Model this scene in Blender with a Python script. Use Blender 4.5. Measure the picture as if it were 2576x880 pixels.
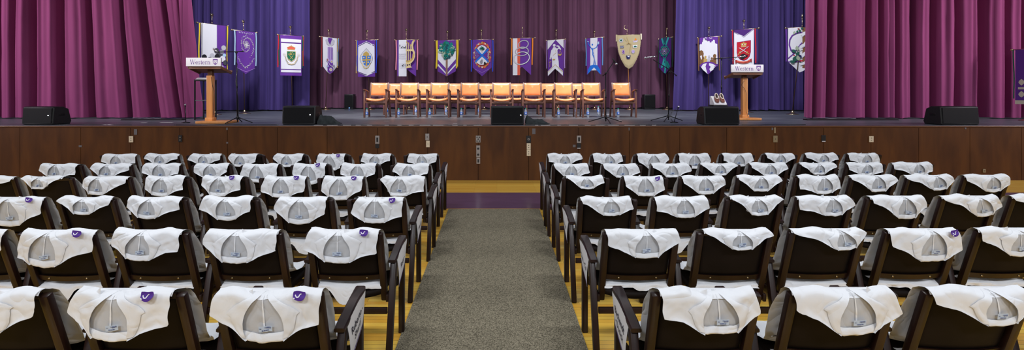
import bpy, bmesh, math, random
from mathutils import Vector, Matrix, noise
for o in list(bpy.data.objects): bpy.data.objects.remove(o)
SC = bpy.context.scene; COL = SC.collection
PI = math.pi
# ------------------------------------------------------------------ camera
F, CX, Y0, CH = 1300.0, 1250.0, 225.0, 1.8         # focal length in px, vanishing point, eye height
cam_d = bpy.data.cameras.new('camera'); cam = bpy.data.objects.new('camera', cam_d); COL.objects.link(cam)
cam.location = (0, 0, CH); cam.rotation_euler = (PI/2, 0, 0)
cam_d.sensor_fit = 'HORIZONTAL'; cam_d.sensor_width = 36; cam_d.lens = F/2576*36
cam_d.shift_x = (1288-CX)/2576; cam_d.shift_y = -(440-Y0)/2576
cam_d.clip_start = 0.05; cam_d.clip_end = 100
SC.camera = cam
vs = SC.view_settings; vs.view_transform = 'Standard'; vs.look = 'None'; vs.gamma = 1; vs.use_curve_mapping = False
vs.exposure = 0.0
# ------------------------------------------------------------------ light
W = bpy.data.worlds.new('hall_air'); SC.world = W; W.use_nodes = True
W.node_tree.nodes['Background'].inputs[0].default_value = (0.82, 0.88, 1.0, 1)
W.node_tree.nodes['Background'].inputs[1].default_value = 0.12
def area(name, loc, target, sx, sy, power, col=(1, 1, 1), spread=180):
    d = bpy.data.lights.new(name, 'AREA'); d.shape = 'RECTANGLE'; d.size = sx; d.size_y = sy
    d.energy = power; d.color = col; d.spread = math.radians(spread)
    o = bpy.data.objects.new(name, d); COL.objects.link(o); o.location = loc
    o.rotation_euler = (Vector(target)-Vector(loc)).to_track_quat('-Z', 'Y').to_euler(); return o
def spot(name, loc, target, power, ang, blend=.5, col=(1, 1, 1), r=.12):
    d = bpy.data.lights.new(name, 'SPOT'); d.energy = power; d.spot_size = math.radians(ang); d.spot_blend = blend
    d.color = col; d.shadow_soft_size = r
    o = bpy.data.objects.new(name, d); COL.objects.link(o); o.location = loc
    o.rotation_euler = (Vector(target)-Vector(loc)).to_track_quat('-Z', 'Y').to_euler(); return o
# hall ceiling lamps above and behind the audience
for lx in (-6.5, -2.2, 2.2, 6.5):
    area('hall_ceiling_light', (lx, -3.2, 5.3), (lx*.9, 4.0, .4), 1.6, .8, 80, (.93, .96, 1), 120)
for lx in (-7, -2.4, 2.4, 7):
    area('hall_ceiling_light', (lx, 3.8, 6.4), (lx, 4.6, 0), 1.2, .7, 66, (.94, .97, 1), 130)
# side booms of the hall towards the wing curtains
for sg in (-1, 1):
    area('house_boom_light', (sg*16.0, 7.2, 4.6), (sg*9.6, 12.8, 3.0), .8, 1.4, 190, (1, .92, 1), 100)
for lx in (-3.2, -1.1, 1.1, 3.2):
    spot('stage_chair_spot', (lx, 10.9, 8.0), (lx*.93+.05, 14.0, 1.5), 2700, 34, .9, (1, .96, .93))
for lx in (-7.2, 7.2):
    area('stage_side_wash', (lx*.75, 11.0, 8.0), (lx*.93, 17.5, 2.2), 1.2, .6, 190, (.95, .93, 1), 100)
for lx in (-5, 0, 5):
    area('stage_back_wash', (lx*.5, 13.8, 8.6), (lx*1.2, 19.1, 2.6), 2.4, .5, 40, (1, .95, 1), 110)
for lx, ty in ((-6.1, 10.8), (5.8, 12.0)):
    spot('lectern_spot', (lx*.75, 4.5, 6.8), (lx, ty, 2.0), 1500, 14, .8, (1, .97, .98))
area('stage_top_light', (0, 12.4, 8.0), (0, 12.5, 1), 9, .5, 150, (.92, .94, 1), 150)
# ------------------------------------------------------------------ materials
MATS = {}
def mat(name, col, rough=.5, metal=0., spec=.5, sheen=0., coat=0., emit=0., alpha=1., trans=0., bump=None, var=None, tlucent=0.):
    """var=(scale, amount, (sx,sy,sz)) colour variation; bump=(scale, strength, dist)"""
    if name in MATS: return MATS[name]
    m = bpy.data.materials.new(name); m.use_nodes = True; nt = m.node_tree; b = nt.nodes['Principled BSDF']
    I = b.inputs; I['Base Color'].default_value = (*col, 1); I['Roughness'].default_value = rough; I['Metallic'].default_value = metal
    I['Specular IOR Level'].default_value = spec; I['Coat Weight'].default_value = coat; I['Coat Roughness'].default_value = .15
    I['Sheen Weight'].default_value = sheen; I['Sheen Roughness'].default_value = .4
    I['Transmission Weight'].default_value = trans
    if sheen: I['Sheen Tint'].default_value = (*[min(1, c*2.5+.1) for c in col], 1)
    if emit: I['Emission Color'].default_value = (*col, 1); I['Emission Strength'].default_value = emit
    tc = nt.nodes.new('ShaderNodeTexCoord')
    if var:
        sc, amt, st = var
        mp = nt.nodes.new('ShaderNodeMapping'); mp.inputs['Scale'].default_value = st
        n = nt.nodes.new('ShaderNodeTexNoise'); n.inputs['Scale'].default_value = sc; n.inputs['Detail'].default_value = 5
        r = nt.nodes.new('ShaderNodeValToRGB')
        r.color_ramp.elements[0].position = .3; r.color_ramp.elements[1].position = .72
        r.color_ramp.elements[0].color = (*[c*(1-amt) for c in col], 1); r.color_ramp.elements[1].color = (*[min(1, c*(1+amt)) for c in col], 1)
        nt.links.new(tc.outputs['Object'], mp.inputs[0]); nt.links.new(mp.outputs[0], n.inputs['Vector'])
        nt.links.new(n.outputs['Fac'], r.inputs[0]); nt.links.new(r.outputs[0], I['Base Color'])
    if bump:
        n = nt.nodes.new('ShaderNodeTexNoise'); n.inputs['Scale'].default_value = bump[0]; n.inputs['Detail'].default_value = 3
        bp = nt.nodes.new('ShaderNodeBump'); bp.inputs['Strength'].default_value = bump[1]; bp.inputs['Distance'].default_value = bump[2]
        nt.links.new(tc.outputs['Object'], n.inputs['Vector']); nt.links.new(n.outputs['Fac'], bp.inputs['Height'])
        nt.links.new(bp.outputs[0], I['Normal'])
    if tlucent:
        tr = nt.nodes.new('ShaderNodeBsdfTransparent'); mx = nt.nodes.new('ShaderNodeMixShader'); mx.inputs[0].default_value = tlucent
        out = nt.nodes['Material Output']
        nt.links.new(b.outputs[0], mx.inputs[1]); nt.links.new(tr.outputs[0], mx.inputs[2]); nt.links.new(mx.outputs[0], out.inputs[0])
    MATS[name] = m; return m
COT = mat('white_cotton', (.79, .80, .83), .85, spec=.2, bump=(60, .12, .004))
COTTHIN = mat('thin_single_cotton', (.74, .75, .78), .9, spec=.15, bump=(60, .12, .004), tlucent=.30)
def wrinkle(m, st):
    nt = m.node_tree; b = nt.nodes['Principled BSDF']; ge = nt.nodes.new('ShaderNodeNewGeometry'); L = nt.links
    n = nt.nodes.new('ShaderNodeTexNoise'); n.inputs['Scale'].default_value = 7.5; n.inputs['Detail'].default_value = 1.2; n.inputs['Distortion'].default_value = .8
    a = nt.nodes.new('ShaderNodeMath'); a.operation = 'SUBTRACT'; a.inputs[1].default_value = .5; c = nt.nodes.new('ShaderNodeMath'); c.operation = 'ABSOLUTE'
    p = nt.nodes.new('ShaderNodeBump'); p.inputs['Strength'].default_value = st; p.inputs['Distance'].default_value = .035
    L.new(ge.outputs['Position'], n.inputs['Vector']); L.new(n.outputs['Fac'], a.inputs[0]); L.new(a.outputs[0], c.inputs[0]); L.new(c.outputs[0], p.inputs['Height'])
    old = b.inputs['Normal'].links[0].from_node; L.new(old.outputs[0], p.inputs['Normal']); L.new(p.outputs[0], b.inputs['Normal'])
wrinkle(COT, .75); wrinkle(COTTHIN, .6)
LABEL = mat('woven_label', (.50, .58, .70), .8); LABTXT = mat('label_print', (.05, .07, .22), .8)
PUR = mat('emblem_purple', (.07, .015, .26), .7)
DWOOD = mat('dark_stained_wood', (.017, .0062, .0044), .38, spec=.32, coat=.08, var=(9, .5, (1, 1, .15)))
DLEA = mat('dark_brown_leather', (.0085, .005, .0038), .65, spec=.15, var=(5, .3, (1, 1, 1)))
BRASSN = mat('screw_brass', (.45, .36, .22), .3, 1)
SWOOD = mat('walnut_wood', (.145, .058, .040), .42, coat=.2, var=(7, .35, (1, 1, .2)))
OLEA = mat('orange_leather', (.80, .25, .075), .36, spec=.5, coat=.25, var=(6, .10, (1, 1, 1)))
CREST = mat('crest_stamp', (.86, .36, .14), .36)
BLACKP = mat('black_plastic', (.0065, .0065, .008), .5); BLACKM = mat('black_metal', (.02, .02, .022), .35, .6)
GRILLE = mat('speaker_grille', (.0045, .0045, .0055), .7, spec=.2, var=(300, .5, (1, 1, 1)))
GREYF = mat('black_cloth', (.028, .034, .036), .75, spec=.3, bump=(20, .4, .01))
CHROME = mat('chrome', (.75, .75, .78), .2, 1); BRASS = mat('polished_brass', (.62, .50, .30), .28, 1)
OAK = mat('oak_wood', (.60, .25, .075), .38, coat=.2, var=(6, .22, (1, 1, .12)))
OAKD = mat('oak_shelf_wood', (.16, .060, .025), .5, var=(6, .3, (.2, 1, 1)))
WHITE = mat('white_board', (.82, .80, .84), .5); PAPER = mat('white_paper', (.80, .79, .80), .7)
MAGV = mat('magenta_velvet', (.25, .052, .148), .85, spec=.15, sheen=.35, var=(3, .14, (1, 1, .15)), bump=(90, .15, .004))
BLUV = mat('violet_blue_velvet', (.064, .043, .175), .85, spec=.15, sheen=.55, var=(3, .18, (1, 1, .15)))
MAUV = mat('mauve_velvet', (.122, .050, .092), .85, spec=.15, sheen=.55, var=(3, .18, (1, 1, .15)))
IVORY = mat('ivory_plate', (.72, .62, .46), .4); STEELP = mat('brushed_plate', (.42, .38, .36), .38, .6); OLIVE = mat('tan_plate', (.26, .20, .11), .5)
HOLE = mat('socket_hole', (.01, .01, .01), .6); TAPEG = mat('grey_tape', (.13, .12, .13), .6); TAPEW = mat('white_tape', (.70, .68, .66), .6)
LEDW = mat('white_led', (.9, .95, 1), emit=6); LEDB = mat('blue_led', (.1, .25, 1), emit=8)
COLS = {'white': (.74, .75, .80), 'cream': (.68, .62, .48), 'purple': (.13, .035, .30), 'dpurple': (.07, .02, .17), 'lilac': (.42, .26, .62),
        'yellow': (.75, .55, .03), 'lblue': (.42, .62, .80), 'sky': (.12, .38, .75), 'blue': (.02, .07, .62), 'royal': (.015, .16, .66), 'navy': (.015, .02, .10),
        'red': (.50, .015, .03), 'coral': (.72, .12, .07), 'orange': (.85, .25, .02), 'pink': (.85, .28, .42), 'gold': (.52, .36, .10), 'lgold': (.70, .56, .28),
        'green': (.01, .14, .075), 'teal': (.01, .22, .20), 'lteal': (.03, .36, .36), 'dteal': (.01, .07, .10), 'sage': (.36, .44, .33), 'brown': (.20, .10, .04),
        'bark': (.28, .16, .12), 'black': (.015, .015, .02), 'grey': (.25, .25, .30), 'silver': (.50, .50, .56), 'tan': (.50, .42, .24), 'dgrey': (.06, .06, .08),
        'rust': (.30, .03, .03), 'dgreen': (.01, .08, .04), 'holly': (.02, .11, .08)}
def cm(k): return mat('cloth_'+k, COLS[k], .75, spec=.25, sheen=.1)
# ------------------------------------------------------------------ mesh helpers
class MB:
    def __init__(s): s.v = []; s.f = []; s.m = []; s.mats = []
    def mi(s, m):
        if m not in s.mats: s.mats.append(m)
        return s.mats.index(m)
    def add(s, vs_, fs, m):
        b = len(s.v); k = s.mi(m); s.v += [tuple(p) for p in vs_]
        for f in fs: s.f.append(tuple(b+i for i in f)); s.m.append(k)
    def box(s, c, size, m, rot=None):
        hx, hy, hz = [q/2 for q in size]; R = rot or Matrix.Identity(3)
        P = [Vector(c)+R@Vector((x*hx, y*hy, z*hz)) for x in (-1, 1) for y in (-1, 1) for z in (-1, 1)]
        s.add(P, [(0, 1, 3, 2), (4, 6, 7, 5), (0, 4, 5, 1), (2, 3, 7, 6), (0, 2, 6, 4), (1, 5, 7, 3)], m)
    def bbox(s, c, size, m, bev=.004, rot=None, seg=2):
        """bevelled box"""
        bm = bmesh.new(); bmesh.ops.create_cube(bm, size=1)
        for v in bm.verts: v.co = Vector((v.co.x*size[0], v.co.y*size[1], v.co.z*size[2]))
        bmesh.ops.bevel(bm, geom=bm.edges[:], offset=min(bev, min(size)*.45), segments=seg, affect='EDGES', profile=.5)
        R = rot or Matrix.Identity(3); bm.verts.index_update()
        s.add([Vector(c)+R@v.co for v in bm.verts], [[v.index for v in f.verts] for f in bm.faces], m); bm.free()
    def bar(s, a, b, w, t, m, bev=.005, xaxis=(1, 0, 0)):
        """bevelled bar from a to b; w along xaxis, t across"""
        a = Vector(a); b = Vector(b); z = (b-a); L = z.length; z.normalize(); x = Vector(xaxis); x = (x-z*x.dot(z)).normalized(); y = z.cross(x)
        R = Matrix((x, y, z)).transposed(); s.bbox((a+b)/2, (w, t, L), m, bev, R)
    def tube(s, pts, r, m, n=8, cap=True):
        pts = [Vector(p) for p in pts]; rings = []; rr = r if isinstance(r, (list, tuple)) else [r]*len(pts)
        up = Vector((0, 0, 1))
        for i, p in enumerate(pts):
            d = (pts[min(i+1, len(pts)-1)]-pts[max(i-1, 0)]).normalized()
            a = d.cross(up)
            if a.length < .05: a = d.cross(Vector((0, 1, 0)))
            a.normalize(); b = d.cross(a)
            rings.append([p+(a*math.cos(2*PI*k/n)+b*math.sin(2*PI*k/n))*rr[i] for k in range(n)])
        V = [q for R_ in rings for q in R_]; Fs = []
        for i in range(len(pts)-1):
            for k in range(n):
                Fs.append((i*n+k, i*n+(k+1) % n, (i+1)*n+(k+1) % n, (i+1)*n+k))
        if cap: Fs.append(tuple(range(n-1, -1, -1))); Fs.append(tuple((len(pts)-1)*n+k for k in range(n)))
        s.add(V, Fs, m)
    def lathe(s, prof, m, c=(0, 0, 0), n=16):
        V = []; Fs = []
        for r, z in prof:
            for k in range(n): V.append((c[0]+r*math.cos(2*PI*k/n), c[1]+r*math.sin(2*PI*k/n), c[2]+z))
        for i in range(len(prof)-1):
            for k in range(n): Fs.append((i*n+k, i*n+(k+1) % n, (i+1)*n+(k+1) % n, (i+1)*n+k))
        Fs.append(tuple(range(n-1, -1, -1))); Fs.append(tuple((len(prof)-1)*n+k for k in range(n)))
        s.add(V, Fs, m)
    def sphere(s, c, r, m, n=10, sc=(1, 1, 1)):
        pr = [(max(1e-4, math.cos(-PI/2+PI*i/n))*r, math.sin(-PI/2+PI*i/n)*r) for i in range(n+1)]
        b = len(s.v); s.lathe(pr, m, n=12)
        for i in range(b, len(s.v)):
            q = s.v[i]; s.v[i] = (c[0]+q[0]*sc[0], c[1]+q[1]*sc[1], c[2]+q[2]*sc[2])
    def grid(s, fn, nu, nv, m):
        V = [fn(i/nu, j/nv) for j in range(nv+1) for i in range(nu+1)]; w = nu+1
        s.add(V, [(j*w+i, j*w+i+1, (j+1)*w+i+1, (j+1)*w+i) for j in range(nv) for i in range(nu)], m)
    def slab(s, fn, nu, nv, th, m):
        """closed slab: fn(u,v)->point, th: thickness vector"""
        T = Vector(th); w = nu+1; A = [Vector(fn(i/nu, j/nv)) for j in range(nv+1) for i in range(nu+1)]; n = len(A)
        V = A+[p+T for p in A]; Fs = []
        for j in range(nv):
            for i in range(nu):
                q = (j*w+i, j*w+i+1, (j+1)*w+i+1, (j+1)*w+i); Fs.append(q); Fs.append(tuple(n+k for k in reversed(q)))
        edge = [i for i in range(nu)]
        for i in range(nu): Fs.append((i, n+i, n+i+1, i+1)); k = nv*w; Fs.append((k+i, k+i+1, n+k+i+1, n+k+i))
        for j in range(nv): Fs.append((j*w, (j+1)*w, n+(j+1)*w, n+j*w)); k = nu; Fs.append((j*w+k, n+j*w+k, n+(j+1)*w+k, (j+1)*w+k))
        s.add(V, Fs, m)
    def prism(s, pts, ex, m):
        """polygon pts (3D) extruded by vector ex"""
        n = len(pts); E = Vector(ex); V = [Vector(p) for p in pts]; V += [p+E for p in V]
        s.add(V, [tuple(range(n)), tuple(range(2*n-1, n-1, -1))]+[(i, (i+1) % n, n+(i+1) % n, n+i) for i in range(n)], m)
    def build(s, name, parent=None, smooth=False, loc=None):
        me = bpy.data.meshes.new(name); me.from_pydata(s.v, [], s.f); me.update()
        for m in s.mats: me.materials.append(m)
        me.polygons.foreach_set('material_index', s.m)
        if smooth:
            me.polygons.foreach_set('use_smooth', [True]*len(me.polygons))
            if smooth == 'auto':
                me.set_sharp_from_angle(angle=math.radians(40))
        bm = bmesh.new(); bm.from_mesh(me); bmesh.ops.recalc_face_normals(bm, faces=bm.faces); bm.to_mesh(me); bm.free()
        o = bpy.data.objects.new(name, me); COL.objects.link(o)
        if parent: o.parent = parent
        if loc: o.location = loc
        return o
def tag(o, label=None, cat=None, group=None, kind=None):
    if label: o['label'] = label
    if cat: o['category'] = cat
    if group: o['group'] = group
    if kind: o['kind'] = kind
    return o
def thing(name, label, cat, loc=(0, 0, 0), rz=0, group=None):
    o = bpy.data.objects.new(name, None); COL.objects.link(o); o.location = loc; o.rotation_euler = (0, 0, rz); o.empty_display_size = .1
    return tag(o, label, cat, group)
KIDS = {}
def copy_tree(o, parent=None):
    c = o.copy(); COL.objects.link(c); c.parent = parent
    for ch in [x for x in bpy.data.objects if x.parent == o]: copy_tree(ch, c)
    return c
def PX(x, d): return (x-CX)*d/F
def PZ(y, d): return CH-(y-Y0)*d/F
ORD = ['', 'first', 'second', 'third', 'fourth', 'fifth', 'sixth', 'seventh', 'eighth', 'ninth', 'tenth']
def fbm(x, y, z=0): return noise.fractal((x, y, z), .9, 2.0, 3)
# ------------------------------------------------------------------ setting
ST_Y, S = 10.24, 1.083                                       # stage front plane and stage height
def floor_mat():
    m = bpy.data.materials.new('maple_boards'); m.use_nodes = True; nt = m.node_tree; b = nt.nodes['Principled BSDF']; L = nt.links
    tc = nt.nodes.new('ShaderNodeTexCoord'); br = nt.nodes.new('ShaderNodeTexBrick')
    br.inputs['Scale'].default_value = 1; br.inputs['Brick Width'].default_value = 1.1; br.inputs['Row Height'].default_value = .057
    br.inputs['Mortar Size'].default_value = .0012; br.inputs['Color1'].default_value = (.90, .47, .055, 1); br.inputs['Color2'].default_value = (1.0, .66, .11, 1)
    br.inputs['Mortar'].default_value = (.16, .07, .012, 1); br.inputs['Bias'].default_value = -.1; br.offset = .37
    n = nt.nodes.new('ShaderNodeTexNoise'); mp = nt.nodes.new('ShaderNodeMapping'); mp.inputs['Scale'].default_value = (1.5, 26, 1); n.inputs['Scale'].default_value = 2.2; n.inputs['Detail'].default_value = 6
    mx = nt.nodes.new('ShaderNodeMix'); mx.data_type = 'RGBA'; mx.blend_type = 'MULTIPLY'; mx.inputs[0].default_value = .22
    L.new(tc.outputs['Object'], br.inputs['Vector']); L.new(tc.outputs['Object'], mp.inputs[0]); L.new(mp.outputs[0], n.inputs['Vector'])
    L.new(br.outputs['Color'], mx.inputs[6]); L.new(n.outputs['Fac'], mx.inputs[7]); L.new(mx.outputs[2], b.inputs['Base Color'])
    b.inputs['Roughness'].default_value = .28; b.inputs['Coat Weight'].default_value = .3; b.inputs['Coat Roughness'].default_value = .12; return m
def carpet_mat():
    m = bpy.data.materials.new('speckled_carpet'); m.use_nodes = True; nt = m.node_tree; b = nt.nodes['Principled BSDF']; L = nt.links
    tc = nt.nodes.new('ShaderNodeTexCoord'); n = nt.nodes.new('ShaderNodeTexNoise'); n.inputs['Scale'].default_value = 140; n.inputs['Detail'].default_value = 4
    r = nt.nodes.new('ShaderNodeValToRGB'); e = r.color_ramp.elements; e[0].position = .38; e[1].position = .62
    e[0].color = (.088, .076, .052, 1); e[1].color = (.36, .315, .225, 1)
    n2 = nt.nodes.new('ShaderNodeTexNoise'); n2.inputs['Scale'].default_value = 7; n2.inputs['Detail'].default_value = 3
    mx = nt.nodes.new('ShaderNodeMix'); mx.data_type = 'RGBA'; mx.blend_type = 'MULTIPLY'; mx.inputs[0].default_value = .25
    bp = nt.nodes.new('ShaderNodeBump'); bp.inputs['Strength'].default_value = .5; bp.inputs['Distance'].default_value = .006
    L.new(tc.outputs['Object'], n.inputs['Vector']); L.new(tc.outputs['Object'], n2.inputs['Vector']); L.new(n.outputs['Fac'], r.inputs[0])
    L.new(r.outputs[0], mx.inputs[6]); L.new(n2.outputs['Fac'], mx.inputs[7]); L.new(mx.outputs[2], b.inputs['Base Color'])
    L.new(n.outputs['Fac'], bp.inputs['Height']); L.new(bp.outputs[0], b.inputs['Normal']); b.inputs['Roughness'].default_value = .95
    b.inputs['Specular IOR Level'].default_value = .1; return m
def stagefloor_mat():
    m = bpy.data.materials.new('painted_stage_boards'); m.use_nodes = True; nt = m.node_tree; b = nt.nodes['Principled BSDF']; L = nt.links
    tc = nt.nodes.new('ShaderNodeTexCoord'); mp = nt.nodes.new('ShaderNodeMapping'); mp.inputs['Scale'].default_value = (.5, 3, 1)
    n = nt.nodes.new('ShaderNodeTexNoise'); n.inputs['Scale'].default_value = 2.5; n.inputs['Detail'].default_value = 7
    r = nt.nodes.new('ShaderNodeValToRGB'); e = r.color_ramp.elements; e[0].position = .32; e[1].position = .72
    e[0].color = (.056, .063, .076, 1); e[1].color = (.130, .143, .165, 1)
    L.new(tc.outputs['Object'], mp.inputs[0]); L.new(mp.outputs[0], n.inputs['Vector']); L.new(n.outputs['Fac'], r.inputs[0]); L.new(r.outputs[0], b.inputs['Base Color'])
    r2 = nt.nodes.new('ShaderNodeMapRange'); r2.inputs[3].default_value = .28; r2.inputs[4].default_value = .52
    L.new(n.outputs['Fac'], r2.inputs[0]); L.new(r2.outputs[0], b.inputs['Roughness']); return m
def front_mat():
    m = bpy.data.materials.new('stained_plywood'); m.use_nodes = True; nt = m.node_tree; b = nt.nodes['Principled BSDF']; L = nt.links
    tc = nt.nodes.new('ShaderNodeTexCoord'); mp = nt.nodes.new('ShaderNodeMapping'); mp.inputs['Scale'].default_value = (2.2, 1, .45)
    n = nt.nodes.new('ShaderNodeTexNoise'); n.inputs['Scale'].default_value = 2.2; n.inputs['Detail'].default_value = 9; n.inputs['Distortion'].default_value = .5
    r = nt.nodes.new('ShaderNodeValToRGB'); e = r.color_ramp.elements; e[0].position = .28; e[1].position = .75
    e[0].color = (.056, .017, .0026, 1); e[1].color = (.118, .040, .0058, 1)
    L.new(tc.outputs['Object'], mp.inputs[0]); L.new(mp.outputs[0], n.inputs['Vector']); L.new(n.outputs['Fac'], r.inputs[0]); L.new(r.outputs[0], b.inputs['Base Color'])
    b.inputs['Roughness'].default_value = .5; b.inputs['Specular IOR Level'].default_value = .3; return m
g = MB(); FL = floor_mat()
g.box((0, 3.6, -.05), (30, 13.4, .1), FL); tag(g.build('floor'), kind='structure')
g = MB(); PBAND = mat('purple_floor_paint', (.105, .050, .118), .32, coat=.3, var=(3, .12, (1, 3, 1)))
y_a, y_b = CH*F/(524.5-Y0), CH*F/(484.5-Y0)
g.box((0, (y_a+y_b)/2, .001), (29.9, y_b-y_a, .004), PBAND); tag(g.build('trim_1'), kind='structure')
g = MB(); CAR = carpet_mat()                                  # aisle carpet runner
def cpt(x, y): d = CH*F/(y-Y0); return ((x-CX)*d/F, d)
(ax, ay), (bx_, by_) = cpt(1128, 527), cpt(1357, 527)
ex0, ex1 = -.70*0+PX(995, CH*F/(880-Y0)), PX(1478, CH*F/(880-Y0)); ey = CH*F/(880-Y0)
k = (ay-0.6)/(ay-ey); nx0 = ax+(ex0-ax)*k; nx1 = bx_+(ex1-bx_)*k
g.prism([(nx0, .6, .0005), (nx1, .6, .0005), (bx_, by_, .0005), (ax, ay, .0005)], (0, 0, .010), CAR)
tag(g.build('carpet_runner'), 'long grey-brown speckled carpet runner down the centre aisle floor', 'carpet')
g = MB(); SFM = stagefloor_mat(); g.box((0, (ST_Y+23)/2, S-.02), (30, 23-ST_Y, .04), SFM); tag(g.build('floor_stage'), kind='structure')
# stage front of plywood panels with open joints
FW = front_mat(); g = MB(); DARK = mat('joint_dark', (.012, .006, .004), .8)
seams = [-80, 50, 203, 328, 452, 572, 698, 823, 949.6, 1076, 1203, 1330, 1456, 1583, 1710, 1828, 1950, 2071, 2191, 2311, 2440, 2570, 2700]
sx_ = [-15]+[PX(q, ST_Y) for q in seams]+[15]
for a, b in zip(sx_[:-1], sx_[1:]):
    g.box(((a+b)/2, ST_Y+.02, (S-.035)/2), (b-a-.008, .04, S-.035), FW)
g.box((0, ST_Y+.045, S/2-.03), (30, .02, S-.06), DARK)
tag(g.build('wall_stage_front'), kind='structure')
g = MB(); g.bbox((0, ST_Y+.02, S-.018), (30, .065, .034), mat('stage_nosing', (.12, .045, .016), .4), .008); tag(g.build('trim_2'), kind='structure')
g = MB(); g.box((0, 23.1, 5), (30, .2, 10), mat('black_wall', (.01, .01, .012), .9)); tag(g.build('wall_back'), kind='structure')
# ------------------------------------------------------------------ audience chairs
def yb(z): return (.875-z)*.366                               # slope of the backrest
def curved_rail(z0, z1, hx, bulge, th, yo, m, bev=True):
    g = MB()
    def fn(u, v):
        x = (u*2-1)*hx; z = z0+(z1-z0)*v
        return (x, yb(z)-bulge*(1-(x/hx)**2)+yo, z)
    g.slab(fn, 12, 2, (0, th, 0), m); return g
def make_chair(name, label, wood, leather, stage=False, arms=(-1, 1), AX=.281):
    t = thing(name, label, 'chair')
    for s in (-1, 1):
        g = MB(); g.bar((s*.228, .165, .37), (s*.228, 0, .868), .044, .040, wood, .009); g.build('back_post', t, 'auto')
    # leather backrest pad
    g = MB()
    def fr(u, v):
        x = (u*2-1)*.205; z = .555+.305*v; e = min(1, min(u, 1-u, v*.8, (1-v)*.8)*9)
        return x, z, e
    def rear(u, v): x, z, e = fr(u, v); return (x, yb(z)-.028*(1-(x/.205)**2)-.004*e, z)
    g.slab(rear, 14, 10, (0, .012, 0), leather)
    def front(u, v): x, z, e = fr(u, v); return (x, yb(z)-.028*(1-(x/.205)**2)+.014+.022*(e**.5), z)
    g.grid(front, 16, 12, leather)
    if stage:
        pts = [(-.026, .80), (.026, .80), (.026, .765), (0, .735), (-.026, .765)]
        g.add([(x, yb(z)-.028*(1-(x/.205)**2)+.0385, z) for x, z in pts], [(0, 1, 2, 3, 4)], CREST)
    g.build('backrest', t, True)
    curved_rail(.845, .872, .206, .030, .022, -.010, wood).build('top_rail', t, 'auto')
    r = curved_rail(.525, .560, .206, .030, .024, -.014, wood).build('lower_rail', t, 'auto')
    if not stage:
        for s in (-1, 1):
            z = .543; x = s*.125
            g = MB(); yy = yb(z)-.030*(1-(x/.206)**2)-.016
            g.tube([(x, yy+.004, z), (x, yy-.003, z)], .0065, BRASSN, 8); g.build('screw', r, True)
    # seat cushion, sagging in the middle
    g = MB()
    def top(u, v):
        x = (u*2-1)*.232; y = .13+.375*v; e = min(1, min(u, 1-u, v, 1-v)*8)
        return (x, y, .428+.034*(x/.232)**2+.014*v+.022*e**.5)
    g.grid(top, 14, 10, leather)
    def bot(u, v):
        x = (u*2-1)*.232; y = .13+.375*v
        return (x, y, .384+.040*(x/.232)**2+.014*v)
    g.slab(bot, 14, 6, (0, 0, .044), leather)
    g.build('seat', t, True)
    for s in arms:
        AX_ = AX if len(arms) == 1 or stage else .288
        g = MB(); g.bar((s*(AX_-.002), .475, 0), (s*AX_, .465, .672), .042, .048, wood, .006); g.build('leg', t, 'auto')
        g = MB(); g.bar((s*(AX_-.002), 0, 0), (s*AX_, .175, .640), .040, .052, wood, .006); g.build('leg', t, 'auto')
        g = MB(); sec = [(.125, .640), (.20, .650), (.36, .676), (.50, .690), (.515, .700)]
        P = []; N = len(sec)
        w = [.026, .029, .028, .031, .027]; th = [.020, .030, .030, .026, .016]
        V = []; Fs = []
        for (y, z), ww, tt in zip(sec, w, th):
            for dx, dz in ((-1, -.6), (-1, .5), (-.75, 1), (.75, 1), (1, .5), (1, -.6), (.7, -1), (-.7, -1)):
                V.append((s*(AX_-.004)+dx*ww, y, z+dz*tt*.5))
        for i in range(N-1):
            for k in range(8): Fs.append((i*8+k, i*8+(k+1) % 8, (i+1)*8+(k+1) % 8, (i+1)*8+k))
        Fs += [tuple(range(8)), tuple((N-1)*8+k for k in range(8))]
        g.add(V, Fs, wood); g.build('arm', t, 'auto')
    for s in (-1, 1):
        g = MB(); g.bar((s*.254, .115, .395), (s*.254, .462, .395), .020, .05, wood, .004); g.build('side_rail', t, 'auto')
    g = MB(); lo = -AX+.02 if -1 in arms else -.262; hi = AX-.02 if 1 in arms else .262
    g = MB(); g.bbox(((lo+hi)/2, .470, .372), (hi-lo, .026, .045), wood, .004); g.build('front_rail', t, 'auto')
    g = MB(); g.bbox(((lo+hi)/2, .088, .325), (hi-lo, .022, .042), wood, .004); g.build('stretcher', t, 'auto')
    return t
HH = .925                                                     # eye height above the chair tops
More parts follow.
